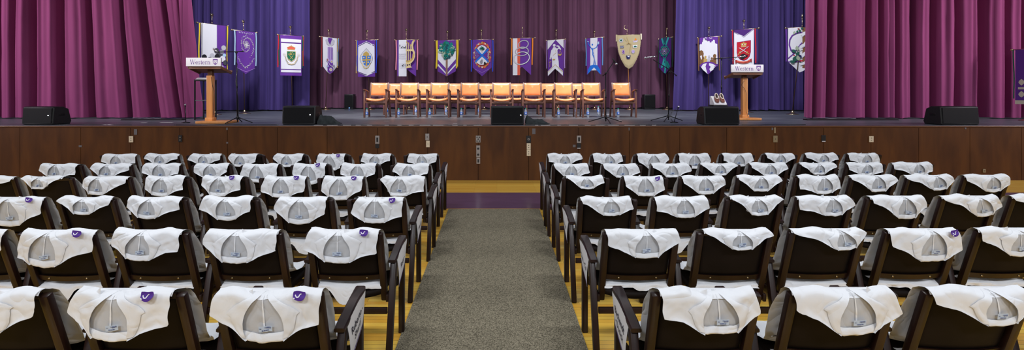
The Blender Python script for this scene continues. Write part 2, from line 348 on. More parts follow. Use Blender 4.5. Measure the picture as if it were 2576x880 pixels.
# each row: reference y of the tops, then (centre, coat left, coat right, collar x, drop, left sleeve drop, right sleeve drop, emblem)
ROWS = {
 6: (735, [(675,529,810,672,133,60,85,1),(330,175,438,285,130,55,87,1),(-10,-150,105,-20,108,60,65,0)],
          [(1775,1658,1906,1806,111,70,62,0),(2119,1990,2262,2147,118,52,62,0),(2460,2336,2592,2505,95,35,52,0)]),
 5: (583, [(866,764,953,851,84,51,60,1),(615,514,702,596,84,36,50,0),(382,287,460,354,78,42,52,0),(150,49,243,116,94,68,52,1),(-82,-180,15,-90,85,50,50,0)],
          [(1613,1524,1711,1624,71,38,30,0),(1848,1768,1940,1858,50,10,15,0),(2080,1990,2174,2124,54,10,12,0),(2318,2231,2415,2335,82,40,52,1),(2550,2460,2640,2556,70,30,40,0)]),
 4: (500, [(947,884,1015,944,65,40,48,1),(766,690,824,755,67,30,42,0),(579,504,637,576,58,30,38,0),(401,323,459,374,54,27,30,0),(218,150,285,216,43,9,20,0),(43,-60,110,30,73,40,40,1)],
          [(1529,1460,1591,1536,46,15,30,0),(1714,1647,1784,1722,53,35,28,0),(1897,1835,1966,1905,47,8,8,0),(2075,2005,2148,2092,50,32,22,0),(2250,2188,2329,2276,58,15,28,0),(2437,2366,2514,2468,52,10,30,0),(2615,2545,2690,2620,42,12,12,0)]),
 3: (447, [(1009,957,1069,1003,50,8,40,0),(858,809,914,852,60,38,35,1),(714,657,771,710,53,38,38,1),(567,510,611,551,50,25,35,1),(422,368,466,406,50,35,35,0),(273,210,324,246,47,25,15,0),(126,57,162,105,31,6,6,0),(-20,-90,36,-50,36,10,10,0)],
          [(1474,1424,1520,1476,31,6,18,0),(1621,1569,1670,1624,50,25,35,1),(1767,1715,1824,1774,46,18,22,0),(1911,1853,1964,1909,40,10,12,0),(2056,2005,2112,2069,46,35,35,0),(2197,2137,2257,2205,42,10,12,0),(2333,2274,2397,2358,39,8,15,0),(2480,2424,2535,2489,43,15,25,0)]),
 2: (415, [(1033,988,1080,1030,38,20,25,0),(907,857,947,900,40,28,28,0),(782,737,821,778,52,28,38,1),(657,606,701,649,47,30,28,0),(537,489,576,532,38,22,22,0),(416,360,455,406,38,22,25,0),(290,231,331,270,35,12,15,0),(162,101,197,142,35,18,28,0)],
          [(1440,1393,1483,1435,35,12,22,0),(1564,1517,1610,1564,35,12,22,0),(1689,1639,1739,1688,35,10,18,0),(1811,1762,1854,1809,30,6,6,0),(1935,1886,1981,1935,34,12,15,0),(2057,2011,2103,2055,29,8,10,0),(2174,2130,2218,2175,32,18,25,0),(2291,2243,2343,2306,32,15,22,0)]),
 1: (390, [(1060,1025,1100,1063,28,20,25,0),(948,909,984,943,29,20,18,0),(839,797,869,830,42,20,30,1),(733,688,764,724,32,12,15,0),(623,575,648,605,32,12,20,0),(518,475,557,515,27,15,15,0),(412,365,451,406,27,12,12,0),(306,259,349,297,30,18,24,0)],
          [(1421,1378,1466,1420,29,20,12,0),(1530,1491,1567,1534,28,22,20,0),(1638,1602,1682,1644,38,20,15,0),(1745,1706,1787,1746,38,22,22,0),(1855,1817,1895,1856,33,18,18,0),(1962,1925,1998,1960,26,12,12,0),(2066,2025,2107,2068,25,12,15,0),(2168,2132,2211,2175,28,18,22,0)]),
}
PROTO = {'A': make_chair('wooden_armchair', '', DWOOD, DLEA), 'L': make_chair('wooden_armchair', '', DWOOD, DLEA, arms=(-1,), AX=.303), 'R': make_chair('wooden_armchair', '', DWOOD, DLEA, arms=(1,), AX=.303)}
used = set()
# ------------------------------------------------------------------ lab coats draped over the chair backs
def make_coat(P, seed, near, side):
    """P in metres relative to the chair centre: left, right, collar x, drop, left/right sleeve drop, emblem"""
    xl, xr, cb, D, dl, dr, emb = P
    rnd = random.Random(seed); sd = seed*7.31
    t = thing('lab_coat', '', 'coat')
    tipL, tipR = (.045+rnd.uniform(-.02, .02), .0) if side == 'L' else (.0, .045+rnd.uniform(-.02, .02))
    ZT = .888; mid = .45*(xl+xr)/2+.55*cb
    ap = mid+rnd.uniform(-.012, .012)
    sc = max(.62, min(1.12, D/.215)); AW = .092*sc**.6; BW = .080*sc**.6
    def cen(q): return ap+(cb-ap)*min(1, max(0, q))**.8
    def arch(q): return AW*(.10+.90*math.sin(min(1, max(q, 0)/.68)*PI/2)**.85) if q < .80 else AW+(BW*.99-AW)*((q-.80)/.20)
    def wr(x, s, amp=1):                                      # wrinkles
        n1 = noise.noise((x*11+sd, s*9+x*6, sd)); n2 = noise.noise((x*17-s*14+sd, s*8, 5+sd)); return (.010*abs(n1)+.008*abs(n2)+.0025*fbm(x*34, s*20+sd, 3.3)-.005)*amp
    def yr(x, s, off):
        k = 1-math.exp(-s/.010)
        return -.006-(.019+.030*max(0, 1-(x/.25)**2)+off)*k+.14*s*(1 if s < .3 else 1)*.8
    hs = rnd.uniform(.6, 1.3)
    def zt(x): return ZT+.006*fbm(x*12+sd, 2.2, 1)-.001+.017*hs*math.exp(-((abs(x-mid)-.155)/.07)**2)
    def pt(x, s, off, amp=1): return (x, yr(x, s, off)+wr(x, s, amp), zt(x)-s)
    # body: over the top rail, down the front of the backrest, over the seat and off its front edge
    g = MB()
    path = [(-.024, ZT-.022), (-.016, ZT-.004), (.004, ZT+.002), (.040, ZT-.008), (.075, ZT-.07), (.12, .74), (.165, .62), (.20, .53), (.235, .492), (.30, .480), (.40, .482), (.49, .492), (.528, .478), (.535, .42), (.54, .36)]
    def pa(v):
        q = v*(len(path)-1); i = min(int(q), len(path)-2); f = q-i
        return path[i][0]*(1-f)+path[i+1][0]*f, path[i][1]*(1-f)+path[i+1][1]*f
    def fb(u, v):
        y, z = pa(v); k = min(1, max(0, (v-.10)/.22)); e = rnd0(v)
        l = (xl+tipL)*(1-k)+(-.252+.014*fbm(v*5, sd, 1))*k; r = (xr-tipR)*(1-k)+(.252+.014*fbm(v*5, sd, 7))*k
        x = l+(r-l)*u; w = .010*fbm(x*8+sd, v*9, 4)
        if v < .16: y -= .030*max(0, 1-(x/.25)**2)*(1-v/.16); z = z-ZT+zt(x)-.002; w *= .2
        if .2 < v < .5: y += .012+abs(w)*1.5
        if v >= .5: z += .018+abs(w)*1.4+.030*(x/.24)**2*(1 if v < .8 else .3)
        return (x, y, z)
    def rnd0(v): return 0
    g.grid(fb, 16 if near else 12, 30 if near else 22, COT); body = g.build('body', t, True)
    nr = 22 if near else 14
    # front panels with sleeve ends, either side of the open collar
    for s, xe, ds, tip in ((-1, xl, dl, tipL), (1, xr, dr, tipR)):
        ds = min(ds, D*.8); g = MB()
        def outer(q, s_):
            if s_ <= ds: return xe-s*tip*(1-s_/ds)**1.3-(0 if tip else s*.014*s_/ds)-s*.003*math.sin(s_*60+sd)
            f = (s_-ds)/(D-ds); c = cb+s*BW
            x = (xe-(0 if tip else s*.014))*(1-f)+c*f; return x+s*.008*math.sin(f*PI)*(.6 if rnd1 > 0 else -1)
        rnd1 = rnd.uniform(-1, 1.5); pf = rnd.uniform(.7, 1.4)
        def fp(u, v):
            q = v; s_ = v*D; a = cen(q)+s*arch(q); o = outer(q, s_)
            if (o-a)*s < .004: o = a+s*.004
            x = a+(o-a)*u
            off = .010+.010*math.exp(-abs(x-a)/.030)*pf*min(1, q*4)*(1-q*.6)+.008*math.exp(-((u-1)/.18)**2)*min(1, q*5)
            return pt(x, s_, off)
        g.grid(fp, 12 if near else 8, nr, COT)
        g.build('front_panel', t, True)
        # lapel folded back, with its notch
        g = MB(); nq = rnd.uniform(.40, .55)
        lw = rnd.uniform(.85, 1.15)
        def fl(u, v):
            q = v*.93; s_ = q*D; a = cen(q)+s*arch(q)
            if q < nq: w = (.018+.055*(q/nq)**1.0)*lw
            elif q < nq+.05: w = (.073-.020*(q-nq)/.05)*lw
            else: w = (.053-.030*((q-nq-.05)/(.95-nq)))*lw
            o = outer(q, s_); w = min(w*sc**.5, max(.004, abs(o-a)*.9))
            x = a-s*.003+s*(w+.003)*u
            off = .017+.011*pf*min(1, q*4)*math.exp(-w*u/.05)*(1-q*.6)
            if u == 1: off -= .004
            return pt(x, s_, off, .8)
        g.grid(fl, 5, nr, COT)
        if rnd.random() < .5:                                 # a lapel tip standing up over the edge
            x0 = cen(0)+s*rnd.uniform(.03, .08); hp = rnd.uniform(.012, .024)
            g.grid(lambda u, v: (x0+s*.055*u*(1-v*.4)+s*.004, -.020-.02*(1-u), zt(x0)-.008+(hp+.008)*v*(1-u*.8)), 3, 3, COT)
        g.build('lapel', t, True)
    # inside of the back, a single layer seen in the neck opening
    g = MB()
    def fy(u, v):
        q = v*.97; w = min(arch(q)+.030, arch(q)*1.5+.004) if q < .85 else arch(q); x = cen(q)+(u*2-1)*w
        return pt(x, q*D, .001+.004*math.exp(-((u-.5)/.04)**2), .6)
    g.grid(fy, 12, nr, COTTHIN)
    def fs_(u, v): p = fy(.5+(u-.5)*.035, .04+v*.72); return (p[0], p[1]-.0035, p[2])
    g.grid(fs_, 2, nr, COT); g.build('inner_back', t, True)
    g = MB()                                                  # collar band rolled up at the bottom
    def fc(u, v):
        q = .80+.20*v; e_ = (u*2-1); q += .02*(1-e_*e_)*(1-v); w = arch(min(q, 1))*(1.10-.10*v); x = cen(q)+e_*w
        sag = .002*(1-e_*e_)*v
        return pt(x, q*D+sag, .006+.012*v**.6-(.008 if v == 1 else 0)+.004*noise.noise((x*60, sd, v*3)), .7)
    g.grid(fc, 12, 6, COT); g.build('collar', t, True)
    g = MB()                                                  # size label sewn in below the collar
    lw_, lh = .030*sc**.5, .0135; q0 = .70; lx = cen(q0)+rnd.uniform(-.004, .016); ang = rnd.uniform(-.12, .12)
    def lp(a, b, o=.012):
        x = lx+a*lw_*math.cos(ang); s_ = q0*D+b*lh+a*lw_*math.sin(ang); return (x, yr(x, s_, o)-.004, zt(x)-s_)
    g.grid(lambda u, v: lp(u*2-1, v*2-1), 4, 2, LABEL)
    if near:
        for a0, a1, b in ((-.1, .85, -.55), (.1, .85, -.25), (-.5, .55, .45), (-.85, -.55, -.2)):
            h = .10 if b < .3 else .16
            n_ = 7
            for i in range(n_):
                u0 = a0+(a1-a0)*i/n_; u1 = u0+(a1-a0)/n_*rnd.uniform(.5, .95)
                g.add([lp(u0, b-h, .014), lp(u1, b-h, .014), lp(u1, b+h, .014), lp(u0, b+h, .014)], [(0, 1, 2, 3)], LABTXT)
    else:
        g.add([lp(-.3, -.5, .014), lp(.7, -.5, .014), lp(.7, .0, .014), lp(-.3, .0, .014)], [(0, 1, 2, 3)], LABTXT)
        g.add([lp(-.5, .3, .014), lp(.5, .3, .014), lp(.5, .7, .014), lp(-.5, .7, .014)], [(0, 1, 2, 3)], LABTXT)
    g.build('size_label', t)
    if emb:                                                   # round purple emblem with a white sweep, half over the top edge
        g = MB(); ex = xr-.085; R = .027; n_ = 16
        def ep(a, b, o):
            x = ex+a*R; s_ = .013+b*R*1.05; s_ = max(s_, 0)
            off = .036+o
            return (x, yr(x, max(s_, .016), off)-.004, zt(x)-s_+.001)
        g.grid(lambda u, v: ep((u*2-1)*math.cos(-.45+v*(.45+PI/2)), math.sin(-.45+v*(.45+PI/2)), 0), 10, 10, PUR)
        for Q in ([(-.62, .10), (-.35, .42), (-.02, .40), (.10, .08), (.34, -.10)], [(-.80, .45), (-.60, .62)]):
            for (a0, b0), (a1, b1) in zip(Q[:-1], Q[1:]):
                dx, dy = a1-a0, b1-b0; L_ = math.hypot(dx, dy); nx, ny = -dy/L_*.07, dx/L_*.07
                g.add([ep(a0+nx, b0+ny, .003), ep(a1+nx, b1+ny, .003), ep(a1-nx, b1-ny, .003), ep(a0-nx, b0-ny, .003)], [(0, 1, 2, 3)], WHITE)
        g.build('emblem', t)
    # coat tail hanging out behind the seat
    g = MB(); c0 = rnd.uniform(-.12, .12); cw = rnd.uniform(.04, .09); fd = rnd.choice([.02, .05, .09, .11])
    def ft(u, v):
        x = -.215+.43*u; k = math.exp(-((x-c0)/cw)**4)
        dep = .036+.012*fbm(x*9, sd, 9)+fd*k
        y = .225-.115*min(1, v*2.2)+.010*fbm(x*15+sd, v*3, 2); z = .498-dep*max(0, (v-.3)/.7)
        return (x, y, z)
    g.grid(ft, 20, 7, COT); g.build('tail', t, True)
    return t
scribble = None
TXT = {(6, 'L'): [('Ruberto -', 0), ('Sharif', 1)], (6, 'R'): [('Bachendt', 0), ('- Dusick', 1)], (5, 'L'): [('Roop -', .5)], (5, 'R'): [('Chen - Cui', .5)]}
INK = mat('black_ink', (.012, .008, .03), .6)
def text_mesh(s, size):
    c = bpy.data.curves.new('t', 'FONT'); c.body = s; c.size = size; c.offset = size*.012; c.resolution_u = 3
    o = bpy.data.objects.new('t', c); COL.objects.link(o); dg = bpy.context.evaluated_depsgraph_get()
    me = bpy.data.meshes.new_from_object(o.evaluated_get(dg)); vs_ = [v.co.copy() for v in me.vertices]; fs = [tuple(p.vertices) for p in me.polygons]
    bpy.data.objects.remove(o); bpy.data.curves.remove(c); bpy.data.meshes.remove(me); return vs_, fs
def name_card(row, side, X, Yd):
    s = 1 if side == 'L' else -1                              # aisle lies to +x of the left block
    rowtxt = ROWN[row]
    t = thing('name_card', f"white name card taped on the aisle arm of the {'left' if side=='L' else 'right'} block, {rowtxt}", 'card', (X+s*.308, Yd, 0), 0, 'name cards along the aisle')
    tl = .22; rnd = random.Random(row*3+s); tilt = tl+rnd.uniform(-.05, .03)
    w, h = .279, .212
    def cp(a, b, o=0):                                        # a along the card from near (0) to far (1), b down
        y = .165+a*w*math.cos(tilt)+b*h*math.sin(tilt)*.55; z = .650+a*w*math.sin(tilt)-b*h*math.cos(tilt)
        bend = .012*math.sin(b*2.4+a)+.010*math.exp(-((a-1)**2+b**2)/.05)
        return (s*(.002+bend+o), y, z)
    g = MB(); g.grid(lambda u, v: cp(u, v), 8, 8, PAPER)
    g.grid(lambda u, v: cp(u, .90+v*.055, .0012), 8, 1, PUR)
    g.build('paper', t, True)
    g = MB()
    lines = TXT.get((row, side))
    if lines:
        for body, li in lines:
            vs_, fs = text_mesh(body, .052)
            ww = max(v.x for v in vs_); b0 = .40+.26*li
            V = []
            for v in vs_:
                a = (v.x+(w-ww)/2)/w; a = a if s > 0 else 1-a
                V.append(cp(a, b0-v.y/h, .0022))
            g.add(V, fs, INK)
    else:                                                     # writing too small to read in the photograph
        for i in range(9):
            a0 = .22+i*.062; hh = .05+.05*rnd.random()
            g.add([cp(a0, .52-hh, .002), cp(a0+.038, .52-hh*.8, .002), cp(a0+.038, .55, .002), cp(a0, .55, .002)], [(0, 1, 2, 3)], INK)
    g.build('lettering', t)
ROWN = {1: 'first row from stage', 2: 'second row from stage', 3: 'third row from stage', 4: 'fourth row from stage', 5: 'fifth row from stage', 6: 'row nearest the camera'}
first = True
for row, (yr0, Ls, Rs) in ROWS.items():
    for side, lst in (('L', Ls), ('R', Rs)):
        px_prev = None
        for i, (c, l, r, cb, D, dl, dr, em) in enumerate(lst):
            y = yr0-4.5*min(1, max(0, (c-1500)/1000))*(.7 if row == 1 else 1)
            d = HH*F/(y-Y0); X = PX(c, d); m = d/F
            pitch = .608
            if px_prev is not None:
                if side == 'L': X = min(X, px_prev-pitch)
                else: X = max(X, px_prev+pitch)
            px_prev = X
            rs = random.Random(row*100+i*7+(side == 'R')*50)
            key = 'A' if i == 0 else side; o = PROTO[key] if key not in used else copy_tree(PROTO[key]); used.add(key)
            yy = d+rs.uniform(-.006, .006)
            o.location = (X, yy, 0)
            pos = 'aisle chair' if i == 0 else f'{ORD[i+1]} chair'
            blk = 'left' if side == 'L' else 'right'
            o['label'] = f"dark wooden armchair, {ORD[i+1]} from the aisle, {blk} block, {ROWN[row]}"
            o['group'] = 'audience armchairs in rows'
            dd = d-.015; m = dd/F; P = (PX(l, dd)-X, PX(r, dd)-X, PX(cb, dd)-X, max(.08, .885-PZ(y+D-.0145/m, d-.03)), dl*m, dr*m, em)
            P = (max(P[0], -.28), min(P[1], .28), *P[2:])
            ct = make_coat(P, row*31+i*5+(side == 'R')*211, row >= 4, side)
            ct.location = (X, yy, 0)
            ct['label'] = f"white {'purple-emblem ' if em else ''}lab coat on {ORD[i+1]} chair from aisle, {blk} block, {ROWN[row]}"
            ct['group'] = 'white lab coats over the chair backs'
            if i == 0: name_card(row, side, X, yy)
# ------------------------------------------------------------------ stage chairs
sch = make_chair('leather_armchair', '', SWOOD, OLEA, True)
fr_px = [945, 1023, 1102, 1180, 1262, 1342, 1422.6, 1495, 1572.6]
bk_px = [990.7, 1066, 1144, 1222.5, 1301, 1379, 1454]
k = 0
for j, (lst, d, rowt) in enumerate(((fr_px, 13.18, 'front stage row'), (bk_px, 14.62, 'rear stage row'))):
    for i, x in enumerate(lst):
        o = sch if k == 0 else copy_tree(sch); k += 1
        rs = random.Random(k)
        o.location = (PX(x, d), d+.478, S); o.rotation_euler = (0, 0, PI+rs.uniform(-.03, .03)); o.scale = (1, 1, 1.03)
        o['label'] = f"orange leather armchair with walnut frame, {ORD[i+1]} from left in the {rowt}"
        o['group'] = 'orange leather armchairs on the stage'
# ------------------------------------------------------------------ water bottles
PET = mat('clear_bottle', (.72, .80, .92), .08, spec=.6, trans=.75); CAPG = mat('green_cap', (.0, .32, .20), .4); LBL = mat('blue_label', (.02, .13, .55), .4)
bt = thing('water_bottle', '', 'bottle')
g = MB(); g.lathe([(.001, 0), (.030, .002), (.0325, .012), (.0325, .06), (.031, .075), (.0325, .09), (.0325, .150), (.030, .175), (.018, .208), (.0135, .216), (.0135, .232)], PET, n=14); g.build('body', bt, True)
g = MB(); g.lathe([(.0150, .226), (.0155, .228), (.0155, .244), (.0145, .247), (.001, .2475)], CAPG, n=12); g.build('cap', bt, True)
g = MB(); g.lathe([(.0328, .085), (.0332, .086), (.0332, .148), (.0328, .149)], LBL, n=14)
for dx in (-.012, .002, .014): g.box((dx, -.0345, .118), (.006, .002, .036), WHITE)
g.build('wrap_label', bt, 'auto')
spots = [(923, 12.94, 'front'), (1003, 12.94, 'front'), (1081, 12.94, 'front'), (1160.5, 12.97, 'front'), (1322.6, 12.97, 'front'), (1405, 13.0, 'front'), (1479, 13.0, 'front'), (1555, 13.0, 'front'),
         (973, 14.45, 'rear'), (1046, 14.45, 'rear'), (1122, 14.45, 'rear'), (1205, 14.45, 'rear'), (1445, 14.5, 'rear'), (1505, 14.5, 'rear')]
cnt = {'front': 0, 'rear': 0}
for i, (x, d, rw) in enumerate(spots):
    o = bt if i == 0 else copy_tree(bt); o.location = (PX(x, d), d, S); cnt[rw] += 1
    o['label'] = f"water bottle with green cap on the stage floor, {ORD[cnt[rw]]} from left by the {rw} chairs"; o['group'] = 'water bottles by the stage chairs'
# ------------------------------------------------------------------ curtains
def folds(x0, x1, seed, wmin, wmax, gmin, gmax, depth, wav):
    """list of (x, gapwidth) deep folds; returns y(x)"""
    r = random.Random(seed); gaps = []; x = x0+r.uniform(.05, wmax)
    while x < x1-.1:
        gaps.append((x, r.uniform(gmin, gmax), r.uniform(.6, 1.0)*depth)); x += r.uniform(wmin, wmax)
    ph = r.uniform(0, 6); ph2 = r.uniform(0, 50)
    def y(x, hang=1.0):
        v = wav*.4*math.sin(x*53+3*fbm(x*2, ph2))*.5+wav*math.sin(x*15+ph+2.4*fbm(x*.9, ph2))*.7+wav*1.1*abs(noise.noise((x*4.5, ph2, 1)))+wav*.35*math.sin(x*37+ph2)
        for gx, gw, gd in gaps:
            t_ = (x-gx)/gw
            if abs(t_) < 2.2: v += gd*math.exp(-(abs(t_)**3.2))
        return v*hang
    return y
def curtain(name, label, d, x0, x1, z0, z1, seed, m, wmin, wmax, gmin, gmax, depth, wav, shear=None, rag=.02, step=.022, rows=16):
    yf = folds(x0-1.5, x1+1.5, seed, wmin, wmax, gmin, gmax, depth, wav)
    nu = int((x1-x0)/step); g = MB(); r = random.Random(seed+5)
    def fn(u, v):
        z = z1+(z0-z1)*v; x = x0+(x1-x0)*u
        dx = shear(x, (z1-z)/(z1-z0)) if shear else 0
        y = yf(x)*(1-.15*v)+.02*fbm(x*3, z*.8, seed)
        if v == 1: z += rag*fbm(x*4, seed)+rag
        return (x+dx, d+y, z)
    g.grid(fn, nu, rows, m); o = g.build(name, None, True); tag(o, label, 'curtain'); return o
def shearL(x, t):                                             # folds lean to the right towards the hem
    a = max(0, min(1, (x+11.5)/2.6)); b = max(0, min(1, (-7.72-x)/.5))
    return .75*a*a*b*t**1.3+(-.05*(1-b)*t)
def shearR(x, t): 
    a = max(0, min(1, (9.2-x)/1.5)); return -.16*a*t
curtain('velvet_curtain', 'magenta velvet wing curtain hanging at the left side of the stage', 12.72, -14.2, -7.69, S+.005, 7.6, 3, MAGV, .30, .72, .05, .11, .75, .05, shearL)
curtain('velvet_curtain', 'magenta velvet wing curtain hanging at the right side of the stage', 12.62, 7.69, 14.2, S+.005, 7.6, 11, MAGV, .30, .66, .05, .11, .75, .05, shearR)
curtain('velvet_curtain', 'violet-blue velvet curtain behind the left lectern', 17.1, -12.5, -6.24, S+.01, 8.4, 21, BLUV, .24, .50, .035, .08, .28, .035, None, .03)
curtain('velvet_curtain', 'violet-blue velvet curtain behind the right lectern', 17.1, 6.04, 12.5, S+.01, 8.4, 27, BLUV, .24, .50, .035, .08, .28, .035, lambda x, t: -.16*t**2*max(0, min(1, (7.4-x)/1.2)), .03)
curtain('velvet_curtain', 'wide mauve velvet backdrop curtain behind the orange chairs', 19.15, -8.2, 8.2, S+.01, 8.8, 35, MAUV, .32, .75, .05, .11, .30, .045, None, .03, .028)
# ------------------------------------------------------------------ banners on stands
class Art:
    """applique work in cloth coordinates (u across 0..1, v down 0..1), each layer a little in front of the last"""
    def __init__(s, g, fn, asp): s.g = g; s.fn = fn; s.n = 0; s.asp = asp
    def poly(s, pts, c):
        s.n += 1; o = .0016*s.n
        bm = bmesh.new(); vv = [bm.verts.new((u, v, 0)) for u, v in pts]
        try: f = bm.faces.new(vv)
        except ValueError: bm.free(); return
        bmesh.ops.triangulate(bm, faces=[f])
        for _ in range(5):
            lg = [e for e in bm.edges if e.calc_length() > .09]
            if not lg: break
            bmesh.ops.subdivide_edges(bm, edges=lg, cuts=1); bmesh.ops.triangulate(bm, faces=bm.faces[:])
        bm.verts.index_update(); bm.verts.ensure_lookup_table()
        s.g.add([s.fn(v.co.x, v.co.y, o) for v in bm.verts], [[v.index for v in f.verts] for f in bm.faces], cm(c)); bm.free()
    def rect(s, a, b, c, d, col): s.poly([(a, b), (c, b), (c, d), (a, d)], col)
    def circ(s, x, y, r, col, ry=None, n=18, ring=0):
        ry = (ry if ry else r)*s.asp
        if ring:
            P = [(x+math.cos(2*PI*k/n)*r, y+math.sin(2*PI*k/n)*ry) for k in range(n)]; s.line(P+[P[0]], ring, col)
        else: s.poly([(x+math.cos(2*PI*k/n)*r, y+math.sin(2*PI*k/n)*ry) for k in range(n)], col)
    def line(s, P, w, col):
        s.n += 1; o = .0016*s.n
        for (a, b), (c, d) in zip(P[:-1], P[1:]):
            dx, dy = c-a, (d-b)/s.asp; L = math.hypot(dx, dy) or 1; nx, ny = -dy/L*w/2, dx/L*w/2*s.asp; ex, ey = dx/L*w*.2, dy/L*w*.2*s.asp
            s.g.add([s.fn(a+nx-ex, b+ny-ey, o), s.fn(c+nx+ex, d+ny+ey, o), s.fn(c-nx+ex, d-ny+ey, o), s.fn(a-nx-ex, b-ny-ey, o)], [(0, 1, 2, 3)], cm(col))
    def leaf(s, x, y, L, a, col, fat=.4):
        P = []
        for t_, w in ((0, 0), (.3, .8), (.55, 1), (.8, .6), (1, 0), (.8, -.6), (.55, -1), (.3, -.8)):
            lx = (t_-.5)*L; ly = w*L*fat*.5
            P.append((x+lx*math.cos(a)-ly*math.sin(a), y+(lx*math.sin(a)+ly*math.cos(a))*s.asp))
        s.poly(P, col)
def banner(label, base, d0, Lp, Rp, fin, cf, yb_, outline, base_col, art, ribL, ribR, ribf=.85, finial='star', wood=False, rod=True, fringe=None):
    xt = (Lp[0]+Rp[0])/2 if fin is None else fin[0]
    zr = PZ((Lp[1]+Rp[1])/2, d0)
    h = zr-CH
    dL, dR = h*F/(Y0-Lp[1]), h*F/(Y0-Rp[1])
    A = Vector((PX(Lp[0], dL), dL, zr)); B = Vector((PX(Rp[0], dR), dR, zr)); ctr = (A+B)/2
    # pole meets the rod where the finial stands
    f_ = (xt-Lp[0])/(Rp[0]-Lp[0]); top = A+(B-A)*f_; bx = PX(base[0], d0)
    t = thing('banner_stand', label, 'banner', (bx, d0, S), 0, 'banners on poles along the stage')
    O = Vector((bx, d0, S))
    ax = (B-A).normalized(); nrm = Vector((ax.y, -ax.x, 0)).normalized()
    if nrm.y > 0: nrm = -nrm
    off = nrm*.035
    metal = BRASS
    g = MB(); g.lathe([(.17, 0), (.175, .006), (.165, .014), (.09, .030), (.045, .062), (.030, .085), (.022, .11)], metal, n=20); g.build('base', t, True)
    back = top-off*.9
    g = MB(); pt_ = back-O; g.tube([(0, 0, .09), pt_+Vector((0, 0, .02))], .013, mat('pole_wood', (.42, .17, .05), .4) if wood else mat('dark_pole', (.06, .03, .02), .35)); g.build('pole', t, True)
    # finial
    zf = max(.12, PZ(fin[1], d0)-zr); g = MB(); q = pt_+Vector((0, 0, .02))
    g.tube([q, q+Vector((0, 0, zf-.12))], .008, metal)
    g.sphere(q+Vector((0, 0, .03)), .020, metal); g.sphere(q+Vector((0, 0, zf-.14)), .018, metal)
    c = q+Vector((0, 0, zf-.07))
    if finial == 'star':
        P = []
        for k in range(12):
            r = .072 if k % 2 == 0 else .028; P.append(c+ax*math.sin(k*PI/6)*r+Vector((0, 0, math.cos(k*PI/6)*r)))
        g.prism([p-nrm*.006 for p in P], nrm*.012, metal)
    elif finial == 'crescent':
        P = [c+ax*(-.02+math.cos(a)*.09)+Vector((0, 0, math.sin(a)*.09)) for a in [1.9+i*.33 for i in range(12)]]
        g.tube(P, [.004, .009, .013, .016, .018, .018, .018, .016, .013, .009, .006, .004], metal); g.tube([c+ax*.02, c+ax*.03+Vector((0, 0, .09))], [.008, .003], metal)
    else:
        g.tube([c-Vector((0, 0, .05)), c, c+Vector((0, 0, .03)), c+Vector((0, 0, .09))], [.010, .022, .018, .002], metal)
    g.build('finial', t, True)
    if rod:
        g = MB(); g.tube([A-O, B-O], .012, metal); g.sphere(A-O, .028, metal); g.sphere(B-O, .028, metal); g.build('crossbar', t, True)
    # cloth
    Wd = (B-A).length; wl = Wd*(cf[1]-cf[0]); H = zr-PZ(yb_, d0)
    ph = (base[0] % 7)
    def fn(u, v, o=0):
        p = A+(B-A)*(cf[0]+(cf[1]-cf[0])*u)-Vector((0, 0, 1))*H*v
        return p-O+off*.55+nrm*(o+.010*math.sin(u*9+ph+v*2)*v)
    g = MB(); a = Art(g, fn, wl/H)
    # base cloth: fine grid clipped by outline columns
    N = 24
    def vb(u):
        for (a0, b0), (a1, b1) in zip(outline[:-1], outline[1:]):
            if a0 <= u <= a1: return b0+(b1-b0)*(u-a0)/max(1e-6, a1-a0)
        return outline[-1][1]
    g.grid(lambda u, v: fn(u, v*vb(u)), N, 14, cm(base_col))
    a.vb = vb; a.n = 4
    if art: art(a)
    if fringe:
        for i in range(84):
            u = (i+.5)/84; v0 = vb(u)-.03; fl = .07+.05*math.sin(u*PI)+.012*math.sin(i*2.3)
            g.add([fn(u-.005, v0, .002), fn(u+.005, v0, .002), fn(u+.004, v0+fl, .004), fn(u-.004, v0+fl, .004)], [(0, 1, 2, 3)], cm(fringe))
    cl = g.build('banner_cloth', t, True)
    # side ribbons
    for cols, u0 in ((ribL, cf[0]-.055), (ribR, cf[1]+.055)):
        if not cols: continue
        for j, c_ in enumerate(cols):
            g = MB(); rl = H*ribf*(1-.06*j); 
            def fr_(u, v):
                p = A+(B-A)*(u0+(u-.5)*.035*(1.2)+(j-.5*(len(cols)-1))*.035+.012*math.sin(v*4+ph+j))-Vector((0, 0, 1))*rl*v
                return p-O+off*.3+nrm*(.006*math.sin(v*9+j))
            g.grid(fr_, 2, 12, cm(c_)); g.build('ribbon', t, True)
    return t
PT = [(0, .85), (.5, 1), (1, .85)]
SWL = [(0, 1), (.5, .80), (1, 1)]
def a1(a):
    a.rect(.62, 0, 1, 1, 'purple'); r = random.Random(2)
    for x, y, R, c in ((.12,.70,.10,'black'),(.42,.66,.09,'silver'),(.33,.76,.12,'dgrey'),(.6,.55,.10,'dgrey'),(.9,.48,.10,'silver'),(.74,.62,.12,'dgrey'),(.82,.57,.09,'grey'),(.62,.68,.11,'black'),(.5,.74,.09,'grey'),(.85,.72,.12,'white'),(1-.08,.64,.07,'lblue'),(.96,.8,.1,'dgrey'),(.7,.8,.11,'black'),(.1,.85,.10,'silver'),(.25,.88,.12,'grey'),(.5,.9,.12,'dgrey'),(.78,.92,.12,'silver')):
        a.circ(x, y, R, c)
    a.line([(0, 0), (0, 1)], .02, 'black'); a.line([(1, 0), (1, 1)], .02, 'black')
